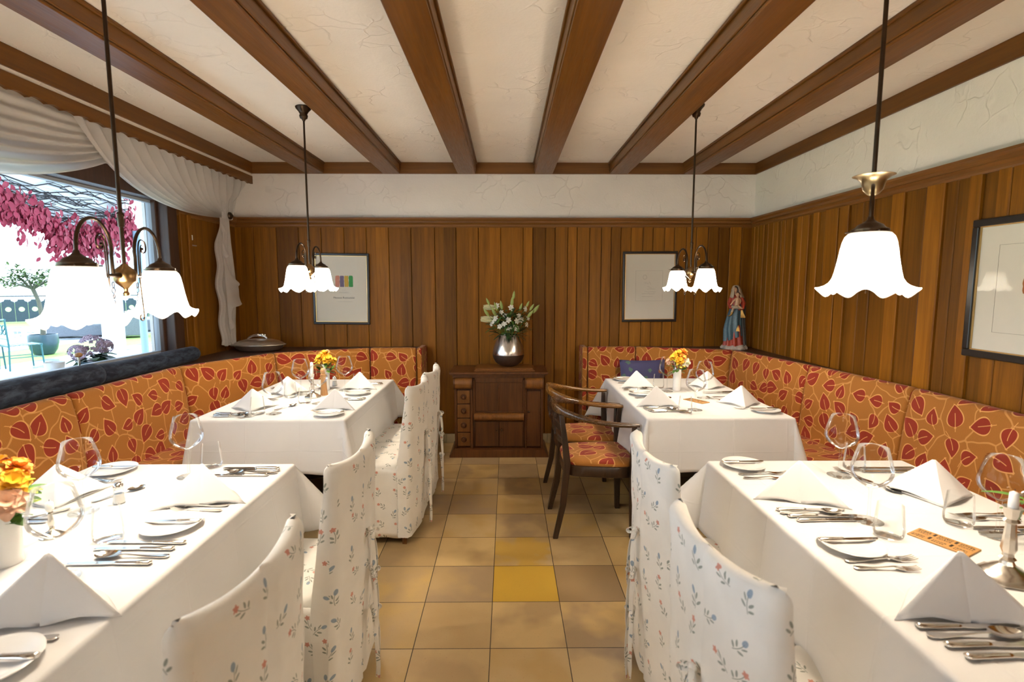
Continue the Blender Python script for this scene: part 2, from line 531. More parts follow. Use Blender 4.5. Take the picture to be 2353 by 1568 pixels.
# --- linen
def linen(name, col, crease=True, wr=0.25):
    t = NT(name)
    uv = t.uv(); s_ = t.sep(uv)
    wv = t.noise(uv, 1300, 2)[0]
    h = t.math('MULTIPLY', wv, 0.05)
    h = t.math('ADD', h, t.math('MULTIPLY', t.noise(uv, 6, 3, 0.5, 0.5)[0], wr))
    if crease:
        for k, per in ((0, 0.30), (1, 0.26)):
            q = t.math('ABSOLUTE', t.math('SUBTRACT', t.math('FRACT', t.math('ADD', t.math('DIVIDE', s_[k], per), 0.3)), 0.5))
            h = t.math('ADD', h, t.math('MULTIPLY', t.mrange(q, 0.0, 0.02, 1, 0), 0.35))
    M[name] = t.set(col, 0.8, normal=t.bump(h, 0.35, 0.006), spec=0.25, sheen=0.08)
linen('table_linen', (0.73, 0.72, 0.71))
linen('napkin_linen', (0.78, 0.77, 0.76), crease=False, wr=0.5)
linen('flower_pillow_back', (0.10, 0.10, 0.20), crease=False)

# --- glass, metals, misc
def thin_glass(name, tint=(0.97, 0.98, 0.98), edge=(0.52, 0.56, 0.60), blend=0.17, gl=0.72):
    t = NT(name)
    lw = t.n('ShaderNodeLayerWeight'); lw.inputs['Blend'].default_value = blend
    tr = t.n('ShaderNodeBsdfTransparent'); t.put(tr.inputs[0], t.mix(t.math('POWER', lw.outputs['Facing'], 4.0), tint, edge))
    gs = t.n('ShaderNodeBsdfGlossy'); gs.inputs['Roughness'].default_value = 0.03; gs.inputs['Color'].default_value = (1, 1, 1, 1)
    mx_ = t.n('ShaderNodeMixShader')
    t.l(t.math('MULTIPLY', lw.outputs['Fresnel'], gl, clamp=True), mx_.inputs[0])
    t.l(tr.outputs[0], mx_.inputs[1]); t.l(gs.outputs[0], mx_.inputs[2])
    t.l(mx_.outputs[0], t.out.inputs[0])
    M[name] = t.m
thin_glass('drink_glass')
thin_glass('window_glass', (0.98, 0.99, 1.0), (0.8, 0.85, 0.9), 0.12, 0.6)
thin_glass('picture_glass', (0.98, 0.98, 0.97), (0.9, 0.9, 0.9), 0.12, 0.5)
t = NT('shade_glass')
tl = t.n('ShaderNodeEmission'); tl.inputs[0].default_value = (1.0, 0.86, 0.68, 1); tl.inputs[1].default_value = SHADE_GLOW
sz = t.sep(t.obj())[2]
t.l(t.math('ADD', 1.1, t.math('MULTIPLY', SHADE_GLOW, t.math('MULTIPLY', t.mrange(sz, 0.004, -0.040, 0, 1), t.mrange(sz, -0.150, -0.138, 0.02, 1)))), tl.inputs[1])
df = t.n('ShaderNodeBsdfDiffuse'); df.inputs[0].default_value = (0.90, 0.87, 0.82, 1)
m1 = t.n('ShaderNodeAddShader')
t.l(df.outputs[0], m1.inputs[0]); t.l(tl.outputs[0], m1.inputs[1])
gs = t.n('ShaderNodeBsdfGlossy'); gs.inputs['Roughness'].default_value = 0.2
m2 = t.n('ShaderNodeMixShader'); m2.inputs[0].default_value = 0.04
t.l(m1.outputs[0], m2.inputs[1]); t.l(gs.outputs[0], m2.inputs[2]); t.l(m2.outputs[0], t.out.inputs[0])
M['shade_glass'] = t.m; t.m.cycles.emission_sampling = 'FRONT_BACK'
t = NT('bulb_glow')
em = t.n('ShaderNodeEmission'); em.inputs[0].default_value = (1, 0.8, 0.55, 1); em.inputs[1].default_value = 25
t.l(em.outputs[0], t.out.inputs[0]); M['bulb_glow'] = t.m
t = NT('sheer_voile')
s_ = t.sep(t.uv())
tl = t.n('ShaderNodeBsdfTranslucent'); tl.inputs[0].default_value = (0.80, 0.79, 0.78, 1)
df = t.n('ShaderNodeBsdfDiffuse'); df.inputs[0].default_value = (0.82, 0.79, 0.75, 1)
tp = t.n('ShaderNodeBsdfTransparent')
m1 = t.n('ShaderNodeMixShader'); m1.inputs[0].default_value = 0.45
t.l(df.outputs[0], m1.inputs[1]); t.l(tl.outputs[0], m1.inputs[2])
m2 = t.n('ShaderNodeMixShader'); m2.inputs[0].default_value = 0.14
t.l(m1.outputs[0], m2.inputs[1]); t.l(tp.outputs[0], m2.inputs[2]); t.l(m2.outputs[0], t.out.inputs[0])
M['sheer_voile'] = t.m
simple('silver', (0.80, 0.77, 0.72), 0.14, 1.0, 40, 0.06)
simple('dish_silver', (0.80, 0.76, 0.70), 0.36, 1.0, 30, 0.15)
simple('old_silver', (0.66, 0.62, 0.56), 0.24, 1.0, 30, 0.25)
simple('steel_vase', (0.60, 0.58, 0.56), 0.24, 1.0, 60, 0.1)
simple('steel_vase_dark', (0.20, 0.165, 0.14), 0.42, 1.0, 80, 0.2)
simple('brass', (0.30, 0.19, 0.085), 0.30, 1.0, 25, 0.3)
simple('dark_brass', (0.075, 0.050, 0.032), 0.34, 1.0, 25, 0.3)
simple('cup_brass', (0.36, 0.29, 0.17), 0.34, 1.0, 25, 0.15)
simple('porcelain', (0.82, 0.81, 0.79), 0.12)
simple('wax', (0.88, 0.87, 0.84), 0.35)
simple('black_frame', (0.014, 0.012, 0.011), 0.28, 0, 30, 0.3)
simple('gilt', (0.70, 0.48, 0.20), 0.3, 1.0)
simple('paper', (0.76, 0.72, 0.64), 0.9, 0, 15, 0.03)
simple('ink', (0.05, 0.045, 0.04), 0.9)
simple('faint_ink', (0.30, 0.27, 0.22), 0.9)
simple('skirting_tile', (0.42, 0.34, 0.20), 0.4, 0, 6, 0.2)
simple('white_plastic', (0.8, 0.8, 0.78), 0.35)
simple('lip_dark', (0.02, 0.012, 0.008), 0.5)
simple('cotton_tie', (0.76, 0.71, 0.62), 0.9, 0, 60, 0.08)
def velvet():
    t = NT('blue_velvet')
    o = t.obj()
    n1 = t.noise(t.map(o, (1, 0.35, 1)), 34, 5, 0.65, 0.4)[0]
    n2 = t.noise(o, 300, 2)[0]
    c = t.mix(t.mrange(n1, 0.42, 0.66), (0.004, 0.007, 0.020), (0.040, 0.058, 0.090))
    M['blue_velvet'] = t.set(c, 0.7, normal=t.bump(t.math('ADD', n1, t.math('MULTIPLY', n2, 0.2)), 0.4, 0.004), spec=0.25, sheen=0.05)
velvet()

# ================================================================== THE ROOM
XL, XR, YB, YF, ZC = -2.495, 2.274, 4.88, -3.2, 2.60
m = MB(); m.box(-2.9, 2.5, YF - .2, YB + .2, -0.12, 0.0)
struct(m.build('floor', M['floor_tile'], smooth=0))
m = MB(); m.box(-2.9, 2.5, YF - .2, YB + .2, ZC, ZC + 0.12)
struct(m.build('ceiling', M['ceiling_plaster'], smooth=0))
def boards(m, spans, place, z0, z1, depth=0.016, ch0=0.004):
    """vertical boards; place(a, d, z) maps along-wall, out-of-wall distance and height to a point"""
    for q in spans:
        a0, a1, d, var = q[:4]
        cl, cr = (q[4], q[5]) if len(q) > 4 else (ch0, ch0)
        gl_, gr_ = .0018 * (cl / ch0), .0018 * (cr / ch0)
        pts = [(a0 + gl_, 0.0), (a0 + gl_, d - cl), (a0 + gl_ + cl, d), (a1 - gr_ - cr, d), (a1 - gr_, d - cr), (a1 - gr_, 0.0)]
        v = [place(a, q, z0) for a, q in pts] + [place(a, q, z1) for a, q in pts]
        n = len(pts)
        f = [tuple(range(n)), tuple(range(n, 2 * n))] + [(i, (i + 1) % n, n + (i + 1) % n, n + i) for i in range(n)]
        m.add(v, f, var)
# back wall
m = MB(); m.box(XL - .4, XR + .2, YB, YB + .15, 0, ZC)
wb = struct(m.build('wall_back', M['wall_plaster'], smooth=0))
gro = [-2.51, -2.32, -2.11, -1.906, -1.701, -1.493, -1.289, -1.085, -.881, -.664, -.468, -.263, -.058, .147, .236, .352, .441, .558, .642, .759, .868, .957, 1.046, 1.14, 1.25, 1.34, 1.45, 1.54, 1.65, 1.74, 1.85, 1.95, 2.05, 2.16, XR]
sp = []
rr = random.Random(3)
for a0, a1 in zip(gro, gro[1:]):
    if a1 - a0 > .17:
        mid = a0 + (a1 - a0) * rr.choice([.42, .5, .55]); v1 = rr.random(); v2 = v1 + rr.uniform(-.3, .3)
        sp += [(a0, mid, .016, v1, .004, .0004), (mid, a1, .016, v2, .0004, .004)]
    else:
        sp.append((a0, a1, .016 + rr.choice([0, 0, .004]), rr.random()))
m = MB(); m.box(XL, XR, YB - .003, YB, 0.0, 2.04, 0)
boards(m, sp, lambda a, d, z: (a, YB - .003 - d, z), 0.09, 2.035)
m.build('panelling', M['panel_wood'], wb, smooth=0)
def cornice(m, p0, p1, axis, sign, wall, var=.5):
    prof = [(0, 2.022), (.020, 2.022), (.026, 2.032), (.026, 2.046), (.040, 2.060), (.048, 2.062), (.048, 2.078), (.058, 2.086), (.062, 2.092), (.062, 2.106), (0, 2.108)]
    if axis == 'x': m.prism([(wall + sign * d, z) for d, z in prof], p0, p1, 'x', var)
    else: m.prism([(wall + sign * d, z) for d, z in prof], p0, p1, 'y', var)
m = MB(); cornice(m, XL, XR, 'x', -1, YB); m.build('cornice', M['trim_wood'], wb, smooth=25)
m = MB(); x = XL
while x < XR:
    m.box(x + .001, min(XR, x + .3185), YB - .030, YB - .001, 0, .088, random.random()); x += .3195
struct(m.build('baseboard_back', M['skirting_tile'], smooth=0, bevel=.002))
# right wall
m = MB(); m.box(XR, XR + .15, YF, YB, 0, ZC)
wr = struct(m.build('wall_right', M['wall_plaster'], smooth=0))
m = MB(); m.box(XR - .003, XR, YF, YB, 0, 2.04, 0)
sp = []; y = YB; rr = random.Random(11)
darks = [2.803, 2.574, 2.368, 3.16, 3.72, 4.1]
while y > YF:
    wdt = rr.choice([.07, .10, .12, .145] if y < 3.9 else [.05, .07, .09])
    y2 = y - wdt
    rec = rr.random() < .25
    sp.append((y2, y, .007 if rec else .018, (rr.random() * .35) if rec else .35 + rr.random() * .65))
    y = y2
    if rr.random() < .35: y -= .010
boards(m, sp, lambda a, d, z: (XR - .003 - d, a, z), 0.05, 2.035)
m.build('panelling', M['panel_wood'], wr, smooth=0)
m = MB(); cornice(m, YF, YB, 'y', -1, XR); m.build('cornice', M['trim_wood_y'], wr, smooth=25)
# left wall with the big window (opening in the recessed plane)
XG = -2.60; WY0, WY1, WZ0, WZ1 = .05, 3.93, 1.02, 2.12
m = MB()
m.box(XL - .25, XL, WY1 + .10, YB, 0, ZC)                 # pier between window and corner
m.box(XL - .25, XL, YF, WY1 + .10, 0, .93)
m.box(XL - .25, XL, YF, WY1 + .10, 2.24, ZC)
m.box(XL - .25, XL, -.55, WY0 - .05, .93, 2.24)
m.box(XL - .25, XL, YF, -2.55, .93, 2.24)
wl = struct(m.build('wall_left', M['wall_plaster'], smooth=0))
m = MB(); sp = []
for a0, a1, d, v in ((4.03, 4.10, .03, .2), (4.10, 4.145, .045, .5), (4.145, 4.165, .02, .1), (4.165, 4.60, .010, .35), (4.60, 4.63, .030, .6), (4.63, 4.70, .02, .2), (4.70, 4.88, .012, .3)):
    sp.append((a0, a1, d, v))
m.box(XL - .001, XL + .002, 4.03, YB, 0, 2.04, 0)
boards(m, sp, lambda a, d, z: (XL + .002 + d, a, z), .0, 2.035)
m.build('panelling', M['panel_wood'], wl, smooth=0)
m = MB(); cornice(m, 4.03, YB, 'y', 1, XL); m.build('cornice', M['trim_wood_y'], wl, smooth=25)
# front wall, behind the camera
m = MB(); m.box(XL - .4, XR + .2, YF - .15, YF, 0, ZC)
struct(m.build('wall_front', M['wall_plaster'], smooth=0))
# windows
def window(name, y0, y1):
    z0, z1 = .96, 2.20
    m = MB()
    for (a, b, c, d) in ((y0 - .06, y0 + .03, z0, z1), (y1 - .01, y1 + .10, z0, z1)):
        m.box(XG - .05, XL + .012, a, b, c, d, .3)
    m.box(XG - .05, XL + .012, y0 - .06, y1 + .10, z1 - .09, z1 + .05, .3)
    m.box(XG - .05, XL + .06, y0 - .06, y1 + .10, .93, z0 + .035, .2)
    m.box(XG + .01, XG + .045, y1 - .035, y1, z0, z1 - .08, .8)
    f = struct(m.build(name, M['dark_wood'], smooth=0, bevel=.006))
    m = MB()
    for a in (y0 + .03, y1 - .028):
        m.box(XG - .03, XG + .01, a, a + .018, z0 + .035, z1 - .09)
    m.box(XG - .03, XG + .01, y0, y1, z0 + .035, z0 + .052); m.box(XG - .03, XG + .01, y0, y1, z1 - .108, z1 - .09)
    m.build('glazing_bead', simple('bead_grey', (.35, .40, .46), .4) if 'bead_grey' not in M else M['bead_grey'], f, smooth=0)
    m = MB(); m.box(XG - .012, XG - .006, y0 + .03, y1 - .01, z0 + .035, z1 - .09)
    m.build('window_pane', M['window_glass'], f, smooth=0)
    return f
window('window_1', WY0, WY1)
window('window_2', -2.45, -.62)
# outside ledge below the window
m = MB(); m.box(-3.05, XG - .05, -2.6, 4.1, .88, .925)
struct(m.build('trim_1', simple('stone_sill', (.62, .66, .68), .5, 0, 12, .08), smooth=0, bevel=.005))

# ceiling beams
def beam(n, x0, x1):
    m = MB()
    m.box(x0, x1, YF, YB - .02, 2.515, ZC, .4)
    m.box(x0 + .006, x1 - .006, YF, YB - .02, 2.500, 2.515, .6)
    m.box(x0 - .012, x1 + .012, YF, YB - .02, 2.582, ZC, .1)
    return struct(m.build('trim_%d' % n, M['beam_wood'], smooth=0, bevel=.005))
for k, (a, b) in enumerate(((-1.82, -1.65), (-1.13, -.965), (-.455, -.28), (.245, .42), (.925, 1.10), (1.60, 1.77))):
    beam(k + 2, a, b)
m = MB(); m.box(-2.42, -2.295, YF, YB, 2.50, ZC, .25); struct(m.build('trim_8', M['beam_wood'], smooth=0, bevel=.004))
m = MB(); m.box(2.255, XR, YF, YB, 2.50, ZC, .25); struct(m.build('trim_9', M['beam_wood'], smooth=0, bevel=.004))
m = MB(); m.box(-2.30, 2.26, YB - .02, YB, 2.50, ZC, .25); struct(m.build('trim_10', M['trim_wood'], smooth=0, bevel=.003))
# light strip under the left beam and the scalloped pelmet
m = MB(); m.box(-2.49, -2.31, YF, YB - .004, 2.475, 2.50); struct(m.build('trim_11', M['ceiling_plaster'], smooth=0))
poly = [(YF, 2.476)]
y = YF
pts = []
N = 700
for k in range(N + 1):
    y = lerp(YF, YB - .01, k / N)
    ph = (y / .098) % 1
    z = 2.397 + .012 * abs(sin(pi * ph)) ** .7 + (.004 if (int(y / .098) % 3 == 0) else 0)
    pts.append((y, z))
v = []
for x in (-2.322, -2.300):
    v += [(x, y, 2.476) for y, z in pts] + [(x, y, z) for y, z in pts]
n = N + 1; f = []
for k in range(N):
    f += [(k, k + 1, n + k + 1, n + k), (2 * n + k + 1, 2 * n + k, 3 * n + k, 3 * n + k + 1), (n + k, n + k + 1, 3 * n + k + 1, 3 * n + k), (k + 1, k, 2 * n + k, 2 * n + k + 1)]
f.append((n - 1, 3 * n - 1, 4 * n - 1, 2 * n - 1))
m = MB(); m.add(v, f, .3)
struct(m.build('trim_12', M['beam_wood'], smooth=0))

# ================================================================== BANQUETTES
LP = [(-2.20, -.9), (-2.20, .6), (-2.20, 1.66), (-2.20, 2.62), (-2.20, 3.51), (-1.88, 4.21), (-1.204, 4.555), (-.80, 4.555)]
RP = [(.72, 4.62), (1.147, 4.62), (1.90, 4.375), (2.065, 3.53), (2.164, 2.74), (2.164, 1.8), (2.164, .7), (2.164, -.9)]
def miters(P):
    nr = []
    for i in range(len(P)):
        dirs = []
        if i > 0: dirs.append((Vector(P[i]) - Vector(P[i - 1])).normalized())
        if i < len(P) - 1: dirs.append((Vector(P[i + 1]) - Vector(P[i])).normalized())
        ns = [Vector((d.y, -d.x)) for d in dirs]   # right-hand side = room side for our ordering
        s_ = sum(ns, Vector((0, 0))).normalized()
        nr.append(s_ / max(.5, s_.dot(ns[0])))
    return nr
def rounded(path, r=.02, n=4):
    out = []
    for i, p in enumerate(path):
        a = Vector(path[i - 1]); b = Vector(p); c = Vector(path[(i + 1) % len(path)])
        d1 = (a - b); d2 = (c - b)
        rr_ = min(r, d1.length * .45, d2.length * .45)
        p1 = b + d1.normalized() * rr_; p2 = b + d2.normalized() * rr_
        for k in range(n + 1):
            t_ = k / n
            out.append(tuple(p1 * (1 - t_) ** 2 + b * 2 * t_ * (1 - t_) + p2 * t_ * t_))
    return out
BACK_PROF = rounded([(-.068, .44), (.075, .44), (.060, .50), (.030, .80), (.0, .950), (-.068, .950)], .030, 4)
SEAT_PROF = rounded([(.03, .33), (.46, .33), (.465, .465), (.03, .480)], .03, 4)
def banquette(P, label, wd):
    root = thing('corner_banquette', label, 'bench', (0, 0, 0))
    nr = miters(P)
    U0 = 0.0
    for i in range(len(P) - 1):
        a, b = Vector(P[i]), Vector(P[i + 1])
        L = (b - a).length
        for nm, prof, gap in (('backrest_panel', BACK_PROF, .003), ('seat_cushion', SEAT_PROF, .003)):
            NS = 10
            secs = []
            per = [0.0]
            for k in range(len(prof)):
                q, r_ = Vector(prof[k]), Vector(prof[(k + 1) % len(prof)])
                per.append(per[-1] + (r_ - q).length)
            ts = [0, .012, .03] + [k / NS for k in range(1, NS)] + [.97, .988, 1]
            g = gap / L
            for t_ in ts:
                tt = g + t_ * (1 - 2 * g)
                base = a.lerp(b, tt); nn = nr[i].lerp(nr[i + 1], tt)
                edge = min(t_, 1 - t_) * L
                puff = -.010 * max(0, 1 - edge / .02) ** 2
                sec = []
                for d, z in prof:
                    dd = d + (puff if nm == 'backrest_panel' and d > -.05 else 0)
                    zz = z + (puff if z > (.7 if nm == 'backrest_panel' else .42) else 0)
                    sec.append((base.x + nn.x * dd, base.y + nn.y * dd, zz))
                secs.append(sec)
            n = len(prof); m = MB()
            v = [p for s_ in secs for p in s_]
            f = []; uvs = []
            off = .37 * i
            for k in range(len(secs) - 1):
                for j in range(n):
                    j2 = (j + 1) % n
                    f.append((k * n + j, (k + 1) * n + j, (k + 1) * n + j2, k * n + j2))
                    u0, u1 = U0 + ts[k] * L, U0 + ts[k + 1] * L
                    uvs.append([(u0, per[j] + off), (u1, per[j] + off), (u1, per[j + 1] + off), (u0, per[j + 1] + off)])
            f.append(tuple(range(n))); uvs.append([(q[0] + 3, q[1]) for q in prof])
            f.append(tuple(range((len(secs) - 1) * n, len(secs) * n))[::-1]); uvs.append([(q[0] + 5, q[1]) for q in prof][::-1])
            m.add(v, f, 0, uvs)
            m.build(nm, M['leaf_fabric'], root, smooth=50)
        U0 += L
    m = MB()
    for i in range(len(P) - 1):
        a, b = Vector(P[i]), Vector(P[i + 1])
        q = [a - nr[i] * .06, a + nr[i] * .41, b + nr[i + 1] * .41, b - nr[i + 1] * .06]
        m.prism([(p.x, p.y) for p in q], 0.0, .335, 'z', .3)
    m.build('plinth', M['dark_wood'], root, smooth=0)
    # wooden back with an upholstered end
    m = MB()
    for i in range(len(P) - 1):
        a, b = Vector(P[i]), Vector(P[i + 1])
        q = [a - nr[i] * .086, a - nr[i] * .071, b - nr[i + 1] * .071, b - nr[i + 1] * .086]
        m.prism([(p.x, p.y) for p in q], 0.0, .93, 'z', .3)
    m.build('back_board', M['dark_wood'], root, smooth=0)
    return root
lb = banquette(LP, 'long orange leaf-patterned corner banquette running under the window', wd=1)
rb = banquette(RP, 'long orange leaf-patterned corner banquette along the right panelled wall', wd=1)
def end_panel(x, s, root):
    prof = rounded([(4.555 if s > 0 else 4.61, .10), (4.857, .10), (4.857, .945), (4.56 if s > 0 else 4.62, .945)], .035, 4)
    m = MB(); m.prism(prof, x, x + s * .045, 'x')
    m.build('end_panel', M['leaf_fabric'], root, smooth=40, bevel=.008)
end_panel(-.798, 1, lb); end_panel(.718, -1, rb)
# ledges between the banquette backs and the walls
def ledge(num, poly, z=.925):
    m = MB(); m.prism(poly, z - .03, z, 'z', .2)
    return struct(m.build('trim_%d' % num, M['dark_wood'], smooth=0))
ledge(13, [(XL + .001, -.9), (-2.29, -.9), (-2.29, 3.54), (-1.96, 4.28), (-1.23, 4.645), (-.80, 4.645), (-.80, 4.86), (XL + .001, 4.86)])
ledge(14, [(.72, 4.86), (.72, 4.71), (1.165, 4.71), (1.985, 4.44), (2.165, 3.55), (2.252, 2.90), (2.252, 4.86)])

# ================================================================== TABLES AND CLOTHS
TZ = .757
TABLES = {
 'front_right': (.855, 1.665, .86, 2.125),
 'front_left': (-1.70, -.892, .86, 2.105),
 'far_left': (-1.735, -.905, 2.83, 4.055),
 'far_right': (.787, 1.60, 2.845, 4.08)}
TNAME = {'front_right': 'front right', 'front_left': 'front left', 'far_left': 'far left', 'far_right': 'far right'}
def cloth_mesh(x0, x1, y0, y1, drop, A, seed, R=.012):
    rnd_ = random.Random(seed)
    def axis(a, b):
        c = [a - drop + drop * k / 14 for k in range(14)]
        c += [a - .03, a - .022, a - .016, a - .011, a - .006, a - .002]
        n = int((b - a) / .035)
        c += [lerp(a, b, k / n) for k in range(n + 1)]
        c += [b + .002, b + .006, b + .011, b + .016, b + .022, b + .03]
        c += [b + drop * k / 14 for k in range(2, 15)]
        return sorted(set(round(q, 5) for q in c))
    S, T = axis(x0, x1), axis(y0, y1)
    ph = [rnd_.uniform(0, 6.28) for _ in range(8)]
    def P(s, t_):
        dx = (s - x1) if s > x1 else (s - x0) if s < x0 else 0
        dy = (t_ - y1) if t_ > y1 else (t_ - y0) if t_ < y0 else 0
        cx, cy_ = min(max(s, x0), x1), min(max(t_, y0), y1)
        if dx == 0 and dy == 0:
            return (s, t_, TZ + .0035 + .0006 * sin(9 * s + ph[0]) * sin(7 * t_ + ph[1]))
        r = sqrt(dx * dx + dy * dy); fi = math.atan2(abs(dy), abs(dx))
        if dx == 0 or dy == 0:
            a_ = 0.03
            along = t_ if dy == 0 else s
            lo, hi = (y0, y1) if dy == 0 else (x0, x1)
            e = min(along - lo, hi - along)
            # waves fade towards the corner cones
            wv = .014 * sin(along * 9 + ph[2] + (3 if (dx > 0 or dy > 0) else 0)) + .008 * sin(along * 21 + ph[3])
            ex = (r / drop) ** 1.5 * wv * min(1, e / .15) + .02 * (r / drop) * 1.0
        else:
            key = (1 if dx > 0 else 0, 1 if dy > 0 else 0)
            a_ = .03 + A[key] * sin(2 * fi) ** .9
            ex = .02 * (min(r, drop) / drop)
        hz = R * sin(min(r / R, pi / 2)) + max(0, r - R * pi / 2) * sin(a_) + ex
        vz = R * (1 - cos(min(r / R, pi / 2))) + max(0, r - R * pi / 2) * cos(a_)
        sx_ = (1 if dx > 0 else -1) * cos(fi) if dx else 0
        sy_ = (1 if dy > 0 else -1) * sin(fi) if dy else 0
        return (cx + sx_ * hz, cy_ + sy_ * hz, TZ + .0035 - vz)
    m = MB()
    nS, nT = len(S), len(T)
    v = [P(s, t_) for t_ in T for s in S]
    f = []; uv = []
    for j in range(nT - 1):
        for i in range(nS - 1):
            f.append((j * nS + i, j * nS + i + 1, (j + 1) * nS + i + 1, (j + 1) * nS + i))
            uv.append([(S[i], T[j]), (S[i + 1], T[j]), (S[i + 1], T[j + 1]), (S[i], T[j + 1])])
    m.add(v, f, 0, uv)
    return m
def table(key, drop, A, seed, legx=.09):
    x0, x1, y0, y1 = TABLES[key]
    cx, cy_ = (x0 + x1) / 2, (y0 + y1) / 2
    t_ = thing('dining_table', 'dark wooden dining table standing under the %s white tablecloth' % TNAME[key], 'table', (cx, cy_, 0), group='dining tables')
    hx, hy = (x1 - x0) / 2, (y1 - y0) / 2
    m = MB(); m.box(-hx + .004, hx - .004, -hy + .004, hy - .004, TZ - .03, TZ); m.build('tabletop', M['table_wood'], t_, smooth=0, bevel=.004)
    m = MB()
    for a, b, c, d in ((-hx + .05, hx - .05, -hy + .05, -hy + .075), (-hx + .05, hx - .05, hy - .075, hy - .05), (-hx + .05, -hx + .075, -hy + .075, hy - .075), (hx - .075, hx - .05, -hy + .075, hy - .075)):
        m.box(a, b, c, d, TZ - .11, TZ - .03)
    m.build('apron', M['dark_wood'], t_, smooth=0)
    for sx_ in (-1, 1):
        for sy_ in (-1, 1):
            m = MB(); px, py = sx_ * (hx - legx), sy_ * (hy - legx)
            m.loft([[(px + a * w_, py + b * w_, z) for a, b in ((-1, -1), (1, -1), (1, 1), (-1, 1))] for w_, z in ((.022, 0), (.030, .4), (.033, TZ - .03))])
            m.build('leg', M['dark_wood'], t_, smooth=0, bevel=.004)
    c = cloth_mesh(x0, x1, y0, y1, drop, A, seed)
    o = c.build('tablecloth', M['table_linen'], smooth=60, solid=.0012)
    tag(o, {'front_right': 'white tablecloth on the front right table, its far corner flaring over the aisle',
            'front_left': 'white tablecloth on the front left table beside the window banquette',
            'far_left': 'white tablecloth on the far left table near the silver dish',
            'far_right': 'white tablecloth on the far right table beside the bentwood armchairs'}[key], 'tablecloth', 'white tablecloths')
    return t_
table('front_right', .30, {(0, 0): .35, (1, 0): .2, (0, 1): .62, (1, 1): .15}, 1)
table('front_left', .30, {(0, 0): .2, (1, 0): .3, (0, 1): .1, (1, 1): .55}, 2)
table('far_left', .31, {(0, 0): .12, (1, 0): .22, (0, 1): .1, (1, 1): .5}, 3)
table('far_right', .31, {(0, 0): .22, (1, 0): .22, (0, 1): .45, (1, 1): .1}, 4)

